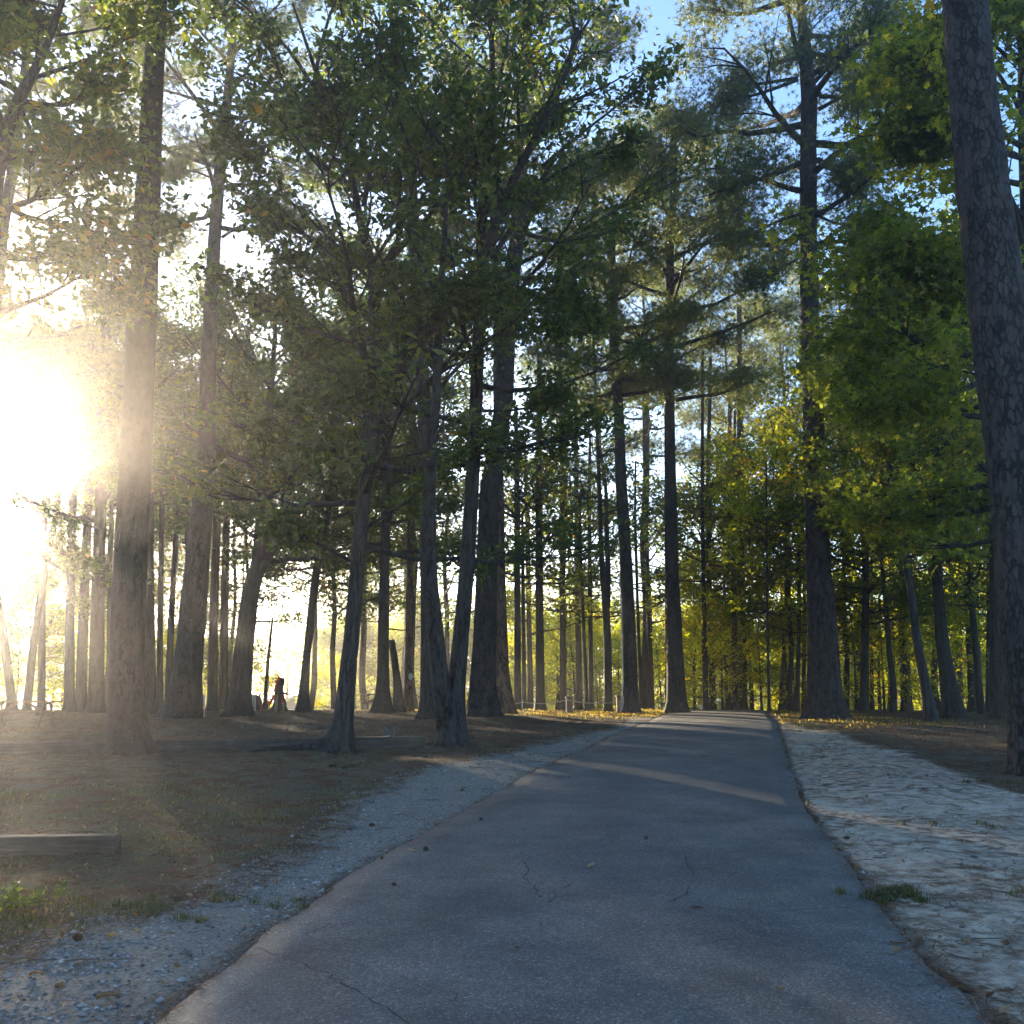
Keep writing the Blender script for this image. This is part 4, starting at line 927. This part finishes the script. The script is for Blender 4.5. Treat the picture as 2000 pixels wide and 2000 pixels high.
tp = np.array([(.06, 0, .02), (.11, 0, .035), (.135, 0, .085), (.13, 0, .14), (.145, 0, .19), (.19, 0, .215), (.25, 0, .20)])
tube(mb, *densify(tp, [.02, .04, .046, .044, .042, .036, .012], .012), n=14, rough=.5, oval=(1, .7, 1))
put("tail", mb.mesh("tail"), M['fur'], sq)

# picnic tables
def picnic(label, px, Y, rz, s=1.0):
    t = ground_empty("picnic_table", label, "picnic table", px, Y, "brown picnic tables", rz)
    mb = MB()
    for k in range(5): box(mb, (0, (k-2)*.15, .735), (1.95, .138, .038), bev=.005, rnd=rng.uniform())
    put("tabletop", mb.mesh("tabletop", False), M['brownwood'], t)
    for s_ in (-1, 1):
        mb = MB()
        for k in range(2): box(mb, (0, s_*(.66+k*.145), .44), (1.95, .135, .038), bev=.005)
        put("bench", mb.mesh("bench", False), M['brownwood'], t)
    for e in (-1, 1):
        mb = MB()
        for s_ in (-1, 1): box(mb, (e*.68, s_*.47, .36), (.04, .09, .84), rot=(s_*.52, 0, 0), bev=.004)
        box(mb, (e*.68-.043*e, 0, .40), (.04, 1.6, .09), bev=.004); box(mb, (e*.68-.043*e, 0, .69), (.04, .70, .08), bev=.004)
        put("leg_frame", mb.mesh("leg_frame", False), M['brownwood'], t)
        mb = MB(); box(mb, (e*.40, 0, .55), (.62, .05, .08), rot=(0, e*.55, 0), bev=.004); put("brace", mb.mesh("brace", False), M['brownwood'], t)
    return t
picnic("brown picnic table standing on the rise behind dark tree trunks", 752, 45.5, .25)
picnic("picnic table washed out by the sun glare near the left edge", 60, 30, .12)

# red-maned dragon figure
dg = ground_empty("dragon_figure", "dark dragon play figure with fiery red spiky back and long curled tail", "dragon figure", 553, 45)
mm = mpp(45)
def dxz(zx, zy): return ((zx/13.8+480-553)*mm, (1392-(zy/13.8+1310))*mm)
mb = MB()
neck = [dxz(1020, 1120), dxz(1020, 950), dxz(1010, 800), dxz(1000, 650), dxz(1010, 520), dxz(1030, 400), dxz(1055, 300), dxz(1070, 235)]
Pn = np.array([(x, 0, z) for x, z in neck]); Q, rr = densify(Pn, np.array([210, 180, 150, 120, 95, 90, 75, 45])/13.8*mm, .05)
tube(mb, Q, rr, 20, rough=.08, oval=(1, .75, 1))
hd = [dxz(1060, 250), dxz(1095, 300), dxz(1110, 370), dxz(1125, 425)]
tube(mb, *densify(np.array([(x, -.02, z) for x, z in hd]), np.array([52, 48, 36, 22])/13.8*mm, .03), n=14)
hp = [dxz(1100, 900), dxz(1150, 990), dxz(1200, 1060), dxz(1235, 1100)]
tube(mb, *densify(np.array([(x, .0, z) for x, z in hp]), np.array([70, 60, 45, 25])/13.8*mm, .05), n=12)
tl = [dxz(950, 1020), dxz(800, 1070), dxz(620, 1095), dxz(450, 1110), dxz(300, 1095), dxz(215, 1040), dxz(190, 960), dxz(215, 880)]
tube(mb, *densify(np.array([(x, .12*i, max(z, .05)) for i, (x, z) in enumerate(tl)]), np.array([105, 62, 46, 38, 38, 32, 24, 10])/13.8*mm, .06), n=14)
put("body", mb.mesh("body"), M['dragon'], dg)
for pts_, w_ in (([dxz(985, 235), dxz(950, 200), dxz(935, 160)], 20), ([dxz(1085, 205), dxz(1105, 170), dxz(1108, 125)], 18)):
    mb = MB(); tube(mb, [(x, 0, z) for x, z in pts_], np.array([w_, w_*.6, 3])/13.8*mm, 8); put("horn", mb.mesh("horn"), M['dragon'], dg)
mb = MB(); ar = [dxz(1110, 620), dxz(1180, 645), dxz(1250, 660), dxz(1285, 690)]
tube(mb, *densify(np.array([(x, -.08, z) for x, z in ar]), np.array([34, 26, 22, 14])/13.8*mm, .04), n=10); put("arm", mb.mesh("arm"), M['dragon'], dg)
def spikes(name, base, tips, th=.06):
    mb = MB()
    tips = [(t_[0]+(t_[0]-(a_[0]+b_[0])/2)*.45, t_[1]+(t_[1]-(a_[1]+b_[1])/2)*.45) for a_, b_, t_ in zip(base[:-1], base[1:], tips)]
    BB_ = np.array([(dxz(*a_)[0], -.03, dxz(*a_)[1]) for a_ in base]); tube(mb, BB_, 30/13.8*mm, 8, rnd=.4)
    for (a_, b_, t_) in zip(base[:-1], base[1:], tips):
        A, B, C = [np.array([x, 0, z]) for x, z in (dxz(*a_), dxz(*b_), dxz(*t_))]
        V = [A+[0, -th, 0], A+[0, th, 0], B+[0, th, 0], B+[0, -th, 0], C]
        mb.add(V, {3: [[0, 3, 4], [1, 4, 2], [0, 4, 1], [3, 2, 4]], 4: [[0, 1, 2, 3]]}, rng.uniform())
    put(name, mb.mesh(name, False), M['red'], dg)
spikes("mane", [(1010, 225), (975, 270), (950, 330), (925, 390), (905, 450), (895, 520), (890, 600)], [(900, 245), (850, 350), (870, 330), (820, 460), (860, 520), (872, 650)])
spikes("mane", [(890, 690), (850, 760), (815, 830), (780, 900), (740, 950), (660, 1010), (560, 1045), (480, 1060)], [(800, 710), (745, 800), (700, 860), (690, 890), (600, 930), (560, 950), (500, 1010)])
spikes("mane", [(215, 1000), (200, 930), (205, 850)], [(170, 930), (215, 820)])
mb = MB(); tube(mb, *densify(np.array([(x, -.26, z) for x, z in (dxz(1115, 680), dxz(1125, 780), dxz(1120, 900))]), np.array([14, 32, 20])/13.8*mm, .05), n=10, oval=(1, .5, 1)); put("belly_flap", mb.mesh("belly_flap"), M['red'], dg)

# posts and boards round the figure
def post(name, label, cat, px, Y, h, w_, mat, group=None, d=None):
    x = (px-1000)/F*Y; mb = MB(); box(mb, (0, 0, h/2-.05), (w_, d or w_, h+.1), bev=.006)
    o = put(name, mb.mesh(name, False), M[mat], None, (x, Y, float(gz(x, Y)))); o["label"] = label; o["category"] = cat
    if group: o["group"] = group
    return o
post("wooden_post", "grey wooden post standing right in front of the dragon figure's body", "post", 547, 44, .70, .10, 'wood', "posts around the dragon figure")
post("wooden_post", "thin post in front of the dragon figure's belly", "post", 561, 44, .38, .035, 'wood', "posts around the dragon figure")
post("wooden_post", "slim dark post rising out of the dragon's tail coil", "post", 515, 44.2, .72, .07, 'darkwood', "posts around the dragon figure")
post("board", "pale upright board leaning inside the dragon's tail coil, left one", "board", 501, 44.6, .66, .11, 'palewood', "pale boards by the tail", .03)
post("board", "pale upright board inside the dragon's tail coil, right one", "board", 506.5, 44.7, .64, .08, 'palewood', "pale boards by the tail", .03)
# dark stump behind the tail
st = ground_empty("tree_stump", "broad dark rounded stump behind the dragon's tail", "stump", 505, 46)
mb = MB(); tube(mb, [(0, 0, -.1), (0, 0, .1), (0, 0, .45), (0, 0, .66), (0, 0, .74)], [.40, .36, .34, .27, .10], 20, rough=.2); put("stump_wood", mb.mesh("stump_wood"), M['darkwood'], st)
# folding camp chair
ch = ground_empty("camp_chair", "pale folding camp chair by the foot of the bow-limbed pine", "chair", 399, 39.5, rz=.4)
mb = MB(); box(mb, (0, .12, .62), (.46, .02, .44), rot=(-.2, 0, 0)); put("backrest", mb.mesh("backrest", False), simple("faded_blue_cloth", (.22, .27, .33), .8), ch)
mb = MB(); box(mb, (0, -.08, .40), (.46, .40, .02), rot=(.12, 0, 0)); put("seat", mb.mesh("seat", False), bpy.data.materials["faded_blue_cloth"], ch)
for a_, b_ in (((-.23, -.28, 0), (.0, .05, .42)), ((.23, -.28, 0), (-.05, .05, .42)), ((-.23, .2, 0), (-.23, .17, .85)), ((.23, .2, 0), (.23, .17, .85))):
    mb = MB(); tube(mb, [a_, b_], .014, 8); put("leg", mb.mesh("leg"), M['metal'], ch)
# feeder on trunk
x = (805-1000)/F*44.7; fd = thing("bird_feeder", "small pale feeder fixed to the right side of the reddish trunk", "feeder", (x, 44.6, 1.6+(1352-1338)*mpp(45)))
mb = MB(); tube(mb, [(0, 0, .0), (0, 0, .03), (0, 0, .04)], [.07, .07, .02], 12); box(mb, (-.05, 0, .15), (.02, .05, .30)); put("tray", mb.mesh("tray"), M['wood'], fd)
mb = MB(); tube(mb, [(0, 0, .22), (0, 0, .26), (0, 0, .36), (0, 0, .46), (0, 0, .50)], [.03, .085, .10, .08, .02], 14); put("dome", mb.mesh("dome"), M['palewood'], fd)

# rope fence with thin posts, and timber bollards
rf = ground_empty("rope_fence", "sagging rope slung between thin pale posts along the crest", "fence", 1105, 44.4)
pts3 = []
ox = (1105-1000)/F*44.4; oz = float(gz(ox, 44.4))
for px, top_ in ((1020, 1366), (1105, 1362), (1208, 1365), (935, 1372)):
    x = (px-1000)/F*44.4; zb = float(gz(x, 44.4)); h = CAMZ+(1352-top_)*mpp(44.4)-zb
    mb = MB(); tube(mb, [(x-ox, 0, zb-oz-.1), (x-ox, 0, zb-oz+h)], .022, 8)
    if px < 1200: put("post", mb.mesh("post"), M['palewood'], rf)
    pts3.append((px, x-ox, zb-oz+h-.08))
pts3.sort()
mb = MB()
for (pa, xa, za), (pb, xb, zb) in zip(pts3[:-1], pts3[1:]):
    t = np.linspace(0, 1, 14); tube(mb, np.stack([xa+(xb-xa)*t, 0*t-.02, za+(zb-za)*t-.62*t*(1-t)*.75], 1), .016, 6)
put("rope", mb.mesh("rope"), M['rope'], rf)
for px, lab in ((1110, "square capped timber bollard beside the middle rope post"), (1207, "square capped timber bollard left of the leaning pine's foot")):
    b_ = ground_empty("bollard", lab, "bollard", px, 44.9, "timber bollards at the crest")
    mb = MB(); box(mb, (0, 0, .28), (.27, .27, .70), bev=.01); put("shaft", mb.mesh("shaft", False), M['brownwood'], b_)
    mb = MB(); box(mb, (0, 0, .665), (.33, .33, .07), bev=.01); put("cap", mb.mesh("cap", False), M['brownwood'], b_)
# pale vine at the leaning pine
mb = MB(); V = np.array([at(a_, b_, 41.6) for a_, b_ in ((1211,1391),(1216,1380),(1218,1365),(1215,1358),(1217,1330),(1216,1290),(1214,1240),(1213,1180),(1209,1120))])
o = put("vine_stem", None, None) if False else None
mb2 = MB(); tube(mb2, *densify(V-V[0], [.03, .028, .026, .026, .024, .022, .02, .016, .01], .1), n=8, rough=.3)
o = put("vine_stem", mb2.mesh("vine_stem"), M['palewood'], None, tuple(V[0])); o["label"] = "pale bare vine stem climbing the leaning pine's left side"; o["category"] = "vine"

# houses on the low ground
def house(label, px, Y, L, W, wall_h, rise, rz, top_row):
    x = (px-1000)/F*Y; zt = CAMZ+(1352-top_row)*mpp(Y); zb = zt-wall_h-rise
    g = float(gz(x, Y)); wall_h = wall_h+(zb-g); zb = g
    h = thing("house", label, "house", (x, Y, zb), "blue houses on the low ground", rz)
    mb = MB(); hx, hy = L/2, W/2
    V = [(-hx, -hy, -.3), (hx, -hy, -.3), (hx, hy, -.3), (-hx, hy, -.3), (-hx, -hy, wall_h), (hx, -hy, wall_h), (hx, hy, wall_h), (-hx, hy, wall_h), (0, -hy, wall_h+rise), (0, hy, wall_h+rise)]
    mb.add(V, {4: [[0, 1, 5, 4], [1, 2, 6, 5], [2, 3, 7, 6], [3, 0, 4, 7]], 3: [[4, 5, 8], [6, 7, 9]]}); put("wall", mb.mesh("wall", False), M['bluewall'], h)
    mb = MB(); o_ = .35; sl = rise/hx
    for s in (-1, 1):
        A = np.array([(s*(hx+o_), -hy-o_, wall_h-o_*sl+.03), (s*(hx+o_), hy+o_, wall_h-o_*sl+.03), (0, hy+o_, wall_h+rise+.03), (0, -hy-o_, wall_h+rise+.03)]); B = A+[0, 0, .14]
        mb.add(np.concatenate([A, B]), {4: [[0, 1, 2, 3], [4, 5, 6, 7], [0, 4, 5, 1], [1, 5, 6, 2], [2, 6, 7, 3], [3, 7, 4, 0]]})
    put("roof", mb.mesh("roof", False), M['roof'], h)
    mb = MB()
    for s in (-1, 1):
        ang = math.atan2(rise, hx); ln = math.hypot(hx+o_, (hx+o_)*sl)
        box(mb, (s*(hx+o_)/2, -hy-o_-.03, wall_h+rise-(hx+o_)*sl/2+.02), (ln, .05, .2), rot=(0, s*ang, 0))
    box(mb, (0, -hy-.02, wall_h-.05), (L, .04, .18)); put("trim", mb.mesh("trim", False), M['whitetrim'], h)
    mb = MB(); box(mb, (0, -hy-.03, wall_h+rise*.45), (.7, .05, .6)); put("vent", mb.mesh("vent", False), M['whitetrim'], h)
    for wx in (-L*.3, L*.02, L*.3):
        mb = MB(); box(mb, (wx, -hy-.03, wall_h-1.0), (1.3, .06, 1.4)); f = put("window", mb.mesh("window", False), M['whitetrim'], h)
        mb = MB(); box(mb, (wx, -hy-.064, wall_h-1.0), (1.06, .03, 1.16)); put("pane", mb.mesh("pane", False), M['glass'], f)
    return h
house("blue gabled house with white trim behind the slender trunk", 602, 92, 7.2, 9, 2.5, 1.15, .12, 1358)
house("blue house showing between trunks right of the picnic table", 775, 96, 6, 8, 3, 1.4, -.2, 1336)
house("blue house wall glimpsed left of the grey twin trunk", 1172, 98, 5, 8, 2.6, 1.6, .3, 1345)
house("blue house low in the gap at the head of the path", 1410, 104, 7, 8, 2.4, 1.2, -.15, 1364)
# utility pole
up = ground_empty("utility_pole", "distant wooden utility pole with a crossarm beyond the dragon figure", "utility pole", 567.5, 90)
mb = MB(); zt = CAMZ+(1352-1291)*mpp(90)-up.location.z; tube(mb, [(0, 0, -.2), (0, 0, zt)], [.14, .10], 10); put("pole", mb.mesh("pole"), M['wood'], up)
mb = MB(); box(mb, (.1, -.13, zt-.55), (1.7, .1, .12)); put("crossarm", mb.mesh("crossarm", False), M['wood'], up)
for dx_ in (-.6, .1, .8):
    mb = MB(); tube(mb, [(dx_, -.13, zt-.49), (dx_, -.13, zt-.30)], [.04, .025], 8); put("insulator", mb.mesh("insulator"), M['metal'], up)

# ------------------------------------------------------------------ ground litter
def inview(x, y, m=1.0): return np.abs(x) < y*.52+m
def scatter(n, y0, y1, fn, pw=1.6):
    y = y0+(y1-y0)*rng.uniform(0, 1, n)**pw; x = rng.uniform(-1, 1, n)*(y*.52+.6)
    k = fn(x, y) > rng.uniform(0, 1, n); return x[k], y[k]
def bgX(y): return np.interp(y, GY, GX)
def sX(y): return np.interp(y, SY, SX)
cl = lambda x, y, s, sd: sm((vnoise(x, y, s, sd)-.35)/.3)
# needles
def f_str(x, y):
    left = (x < bgX(y)+.3)*.75+((x >= bgX(y)+.3) & (x < XL(y)))*.07*cl(x, y, 2.5, 41)
    right = (x > XR(y))*((x > sX(y))*.9+(x <= sX(y))*(.10+.45*cl(x, y*2.2, .9, 42)*cl(x, y, 3, 43)))
    ed = np.exp(-((XL(y)-.03-x)/.10)**2)*.9*(x < XL(y)+.06)+np.exp(-((x-XR(y)-.03)/.12)**2)*.9*(x > XR(y)-.06)
    return np.where(onpath(x, y), .004, left+right)+ed*.8
x, y = scatter(190000, 4.6, 44, f_str, 1.7)
n = len(x); L = rng.uniform(.05, .13, n)*(1+(y > 20)*.8); a_ = rng.uniform(0, math.pi, n); wd = .0013+.00022*y
c, s = np.cos(a_), np.sin(a_); zz = surf(x, y)+rng.uniform(.003, .016, n); tilt = rng.normal(0, .13, n)*L
P0 = np.stack([x-c*L/2, y-s*L/2, zz-tilt/2+np.abs(tilt)/2], 1); P1 = np.stack([x+c*L/2, y+s*L/2, zz+tilt/2+np.abs(tilt)/2], 1)
W = np.stack([-s*wd, c*wd, 0*wd], 1)
mb = MB(); mb.add(np.stack([P0-W, P0+W, P1+W, P1-W], 1), {4: np.arange(n*4).reshape(-1, 4)}, np.repeat(np.clip(rng.normal(.5, .25, n), 0, 1), 4))
put("pine_straw", mb.mesh("pine_straw", False), M['straw'], kind='stuff', label="brown fallen pine straw over the ground", category="pine straw")
# fallen twigs and leaf litter
def f_tw(x, y): return np.where(onpath(x, y), .0, np.where(x < XL(y), np.where(x < bgX(y)+.4, .8, .15), np.where(x > sX(y), .8, .35)))
x, y = scatter(2600, 5, 34, f_tw, 1.4); mb = MB()
for a_, b_ in zip(x, y):
    L = rng.uniform(.06, .35)*(1+b_/40); az = rng.uniform(0, math.pi); t = np.linspace(-.5, .5, 4); bend = rng.normal(0, .06, 4)*L
    X_ = a_+np.cos(az)*t*L-np.sin(az)*bend; Y2 = b_+np.sin(az)*t*L+np.cos(az)*bend
    tube(mb, np.stack([X_, Y2, gz(X_, Y2)+rng.uniform(.004, .02, 4)], 1), np.linspace(1, .4, 4)*rng.uniform(.002, .005)*(1+b_/30), 4, cap=False)
put("fallen_twigs", mb.mesh("fallen_twigs"), simple("dry_twig", (.12, .085, .06), .9, .4, 9), kind='stuff', label="dry fallen twigs strewn on the ground", category="twigs")
x, y = scatter(16000, 5, 42, lambda x, y: np.where(onpath(x, y), .002, np.where(x < XL(y), np.where(x < bgX(y)+.3, .8, .10), np.where(x > sX(y), .9, .12)))+.5*np.exp(-((x-XR(y)-.1)/.15)**2)*(x > XR(y)), 1.6)
mb = MB(); n = len(x); leaves(mb, np.stack([x, y, surf(x, y)+.012], 1), .05, np.clip(rng.normal(.45, .25, n), 0, 1), flat=.75)
put("leaf_litter", mb.mesh("leaf_litter", False), M['deadleaf'], kind='stuff', label="small dry leaves littering the ground", category="leaf litter")
# gravel
def f_gr(x, y): return ((x > bgX(y)-.2) & (x < XL(y)-.02))*(.35+.65*cl(x, y, 3, 51)) + ((x > XR(y)) & (x < sX(y)))*.10*cl(x, y, 2, 52)
x, y = scatter(120000, 4.6, 30, f_gr, 1.7); n = len(x); r = rng.uniform(.004, .015, n)*(1+(rng.uniform(0, 1, n) > .97)*1.2)
oc = np.array([(1, 0, 0), (-1, 0, 0), (0, 1, 0), (0, -1, 0), (0, 0, 1), (0, 0, -1)], float); of = np.array([[0, 2, 4], [2, 1, 4], [1, 3, 4], [3, 0, 4], [2, 0, 5], [1, 2, 5], [3, 1, 5], [0, 3, 5]])
V = oc[None]*rng.uniform(.6, 1.3, (n, 6, 1))*r[:, None, None]*[1.2, 1.2, .6]; th = rng.uniform(0, 6.28, n)
V = np.stack([V[..., 0]*np.cos(th)[:, None]-V[..., 1]*np.sin(th)[:, None], V[..., 0]*np.sin(th)[:, None]+V[..., 1]*np.cos(th)[:, None], V[..., 2]], -1)
V += np.stack([x, y, gz(x, y)+r*.25], 1)[:, None]
mb = MB(); mb.add(V, {3: (np.arange(n)[:, None, None]*6+of[None]).reshape(-1, 3)}, np.repeat(np.clip(rng.normal(.5, .25, n), 0, 1), 6))
put("gravel", mb.mesh("gravel", False), M['stone'], kind='stuff', label="loose pale gravel on the left verge", category="gravel")
# grass blades
def blades(name, x, y, h, mat, label, wdt=.0035):
    n = len(x); az = rng.uniform(0, 6.28, n); h = h*rng.uniform(.5, 1.3, n); ln = h*rng.uniform(.2, 1.0, n)
    w_ = (wdt+.00012*y)[:, None]; S_ = np.stack([-np.sin(az), np.cos(az), 0*az], 1); D = np.stack([np.cos(az), np.sin(az), 0*az], 1)
    B = np.stack([x, y, surf(x, y)-.004], 1); Z = np.array([0, 0, 1.])
    Mi = B+D*(ln*.35)[:, None]+Z*(h*.65)[:, None]; Tp = B+D*ln[:, None]+Z*(h*.9)[:, None]
    V = np.stack([B-S_*w_, B+S_*w_, Mi+S_*w_*.7, Mi-S_*w_*.7, Tp], 1); b = np.arange(n)[:, None]*5
    mb = MB(); mb.add(V, {4: b+np.array([[0, 1, 2, 3]]), 3: b+np.array([[3, 2, 4]])}, np.repeat(np.clip(rng.normal(.5, .25, n), 0, 1), 5))
    return put(name, mb.mesh(name, False), M[mat], kind='stuff', label=label, category="grass")
def f_g(x, y): return (x < bgX(y)+.1)*cl(x, y, 1.1, 61)*(.25+.75*cl(x, y, 4, 62))*np.clip((20-y)/6, 0, 1)*.9
x, y = scatter(110000, 5.5, 20, f_g, 1.5); blades("grass", x, y, .045, 'grass', "short dry olive grass left of the gravel")
def f_c(x, y):
    l = (x < XL(y)-.1)*(x > -3-(y-40)*.4)*sm((y-35.5)/3)*(.3+.7*cl(x, y, .8, 63)); r = (x > XR(y)+.1)*(x < 13.5)*sm((y-27)/5)*(.15+.6*cl(x, y, .9, 64)); return l+r*.8
x, y = scatter(70000, 26, 52, f_c, .9); blades("grass", x, y, .075, 'sunlitgrass', "crest grass with sunlit yellow put into its colour", .005)
# green tufts and weeds
def clump(pxy, n, rx, ry, h, wdt, name='grass'):
    c_ = gp(*pxy); k = max(4, n//45); cx = rng.normal(0, rx*.55, k); cy_ = rng.normal(0, ry*.6, k); i_ = rng.integers(0, k, n)
    return c_[0]+cx[i_]+rng.normal(0, .028, n), c_[1]+cy_[i_]+rng.normal(0, .028, n)
X, Y_ = [], []
for pxy, n, rx, ry in (((1735,1748), 650, .30, .16), ((1775,1762), 350, .25, .1), ((1990,1752), 110, .16, .12), ((1905,1528), 160, .35, .3), ((1920,1612), 60, .14, .10), ((300,1772), 420, .35, .2), ((560,1772), 120, .2, .12),
                       ((240,1790), 220, .4, .2), ((430,1757), 120, .25, .15), ((60,1775), 300, .5, .3), ((1795,1610), 70, .25, .1), ((650,1500), 200, .4, .3)):
    a_, b_ = clump(pxy, n, rx, ry, 0, 0); X.append(a_); Y_.append(b_)
blades("grass", np.concatenate(X), np.concatenate(Y_), .055, 'greengrass', "fresh green grass tufts along the verges", .003)
# leafy weed at the left edge
wd_c = gp(28, 1790); wdo = thing("weed_plant", "leafy yellow-green weed at the lower left edge of the grass", "weed", tuple(wd_c))
mb = MB(); lp = []
for k in range(16):
    az = rng.uniform(0, 6.28); L = rng.uniform(.1, .22); t = np.linspace(0, 1, 5)
    P = np.stack([np.cos(az)*L*t*.9+rng.uniform(-.12, .12), np.sin(az)*L*t*.6, L*t*.9], 1); tube(mb, P, [.003, .003, .0025, .002, .001], 4); lp += [P[2], P[3], P[4], P[4]]
put("stem", mb.mesh("stem"), M['greengrass'], wdo)
mb = MB(); A = np.array(lp); idx = rng.integers(0, len(A), 420); leaves(mb, A[idx]+rng.normal(0, .018, (420, 3)), .035, np.clip(rng.normal(.55, .2, 420), 0, 1)); put("foliage", mb.mesh("foliage", False), M['oakleaf'], wdo)

# pine cones and fallen leaves one can count
def cone_mesh():
    mb = MB()
    for k in range(46):
        f = k/45; a = k*2.4; z = (f-.5)*.085; r = .030*math.sin(math.pi*(.12+.8*f))**.7
        c_, s_ = math.cos(a), math.sin(a); D = np.array([c_, s_, .35]); S_ = np.array([-s_, c_, 0])
        B = np.array([0, 0, z]); V = [B-S_*.004, B+S_*.004, B+D*r+S_*.008, B+D*r-S_*.008, B+D*r+[0, 0, .004]+S_*.006, B+D*r+[0, 0, .004]-S_*.006, B+[0, 0, .006]]
        mb.add(V, {4: [[0, 1, 2, 3], [2, 4, 5, 3]], 3: [[6, 5, 4], [1, 6, 4], [1, 4, 2], [0, 3, 5], [0, 5, 6]]})
    tube(mb, [(0, 0, -.045), (0, 0, 0), (0, 0, .04)], [.008, .014, .004], 8)
    return mb.mesh("pine_cone", False)
cmesh = cone_mesh()
def leaf_mesh(k):
    mb = MB(); m = 11; t = np.linspace(0, 1, m); w_ = .024*np.sin(math.pi*np.clip(t, .02, .98))**.7*(1+.25*np.sin(t*22))
    z = .012*np.sin(t*math.pi)*(1 if k % 2 else -.3)+.01*t**2*k; L = .085
    C = np.stack([t*L-L/2, .006*np.sin(t*4), z+.006], 1); A = C+np.stack([0*t, w_, .010+0*t], 1); B = C+np.stack([0*t, -w_, .014*(k % 3)/2+.003+0*t], 1)
    V = np.concatenate([A, C, B]); i_ = np.arange(m-1); q_ = np.concatenate([np.stack([i_, i_+1, m+i_+1, m+i_], 1), np.stack([m+i_, m+i_+1, 2*m+i_+1, 2*m+i_], 1)])
    mb.add(V, {4: q_}, [.3, .6, .9][k % 3]); tube(mb, [(-L/2, 0, .0035), (-L/2-.02, .004, .01)], .0012, 4, rnd=.1); return mb.mesh("fallen_leaf")
lms = [leaf_mesh(k) for k in range(3)]
cones = [(150,1838,1.1,"brown pine cone lying on the gravel at lower left, above two dry leaves"),(727,1615,.9,"brown pine cone on the gravel left of the path"),(745,1689,.6,"small cone on the line where gravel meets asphalt"),
         (832,1674,.9,"stubby brown cone on the asphalt beside a pale leaf"),(770,1747,.6,"small dark cone on the asphalt, left of centre"),(939,1613,.6,"tiny dark cone on the asphalt near the left edge"),
         (1263,1656,.7,"dark cone alone in the middle of the asphalt"),(1653,1640,.8,"reddish cone on the sand by the right path edge"),(903,1545,.7,"dark cone on the gravel high up the left verge"),
         (1578,1583,.6,"dark cone on the asphalt at the right edge"),(1736,1515,.8,"dark cone on the sand verge, left of another one"),(1811,1517,.7,"dark cone on the sand verge, right of another one"),
         (1106,1478,.7,"dark cone at the gravel edge, lower of two"),(1160,1426,.7,"dark cone on the gravel, farther of two"),(1232,1422,.7,"dark cone beside the path near the crest"),
         (775,1513,.8,"dark cone where the brown ground meets gravel"),(830,1500,.7,"dark cone on the brown ground by the gravel"),(1375,1485,.6,"tiny dark cone far up the asphalt"),(1965,1846,.7,"dark cone on pale sand at the right edge"),(1110,1527,.5,"tiny dark cone on the left half of the asphalt, mid way")]
for k, (px, py, s_, lab) in enumerate(cones):
    s_ *= .82
    p = gp(px, py); o = bpy.data.objects.new("pine_cone", cmesh); COL.objects.link(o)
    if k == 0: cmesh.materials.append(M['cone'])
    o.location = (p[0], p[1], float(surf(p[0], p[1]))+.024*s_); o.scale = (s_,)*3; o.rotation_euler = (R_(88), rng.uniform(-.1, .1), rng.uniform(0, 6.28))
    o["label"] = lab; o["category"] = "pine cone"; o["group"] = "pine cones on the ground"
lvs = [(210,1960,1.5,1,"curled pale-edged brown leaf on the gravel near the bottom left"),(118,1931,1.0,0,"small orange-brown leaf on the gravel, bottom left"),(70,1915,1.3,1,"flat tan leaf on the gravel near the left edge"),
       (215,1836,1.4,2,"pale yellow curled leaf right of the big pine cone"),(266,1824,.9,2,"small tan leaf standing up beside the pale curled leaf"),(803,1677,.9,2,"pale leaf on the asphalt beside the stubby cone"),
       (1155,1717,1.2,2,"pale curled leaf in the middle of the asphalt among the cracks"),(1362,1797,1.0,0,"brown leaf on the asphalt right of centre"),(1752,1862,1.0,0,"dark narrow leaf on the asphalt near the right edge"),
       (1755,1884,1.1,1,"brown oval leaf on the asphalt near the right edge, lower one"),(1523,1966,.9,1,"crumpled brown leaf on the asphalt at the bottom right"),(1684,1576,.8,1,"small tan leaf on the sand right of the path"),
       (1795,1838,.8,0,"small dead leaf on the sandy right edge"),(1010,1880,.6,0,"tiny brown leaf on the lower asphalt")]
for px, py, s_, k, lab in lvs:
    p = gp(px, py); o = bpy.data.objects.new("fallen_leaf", lms[k]); COL.objects.link(o)
    if not lms[k].materials: lms[k].materials.append(M['deadleaf'])
    o.location = (p[0], p[1], float(surf(p[0], p[1]))+.004); o.scale = (s_,)*3; o.rotation_euler = (rng.uniform(-.1, .1), 0, rng.uniform(0, 6.28))
    o["label"] = lab; o["category"] = "leaf"; o["group"] = "fallen leaves"

# ------------------------------------------------------------------ volume added so scattered sunlight imitates lens veiling glare
GLARE_VEIL = True
if GLARE_VEIL:
    mb = MB(); box(mb, (0, 210, 16), (640, 520, 45))
    hz = put("glare_veil", mb.mesh("glare_veil", False), None); m, nn_, out = newmat("glare_veil_mat")
    pv = nn_.nodes.new("ShaderNodeVolumePrincipled"); pv.inputs["Density"].default_value = .0018; pv.inputs["Anisotropy"].default_value = .84
    pv.inputs["Color"].default_value = (1, .95, .93, 1); nn_.links.new(pv.outputs[0], out.inputs["Volume"])
    hz.data.materials.append(m); hz["kind"] = 'stuff'; hz["label"] = "thin volume added to imitate the lens glare round the sun"; hz["category"] = "glare_veil"
print("objects", len(bpy.data.objects), "leaf verts", sum(len(m_.vertices) for m_ in bpy.data.meshes))
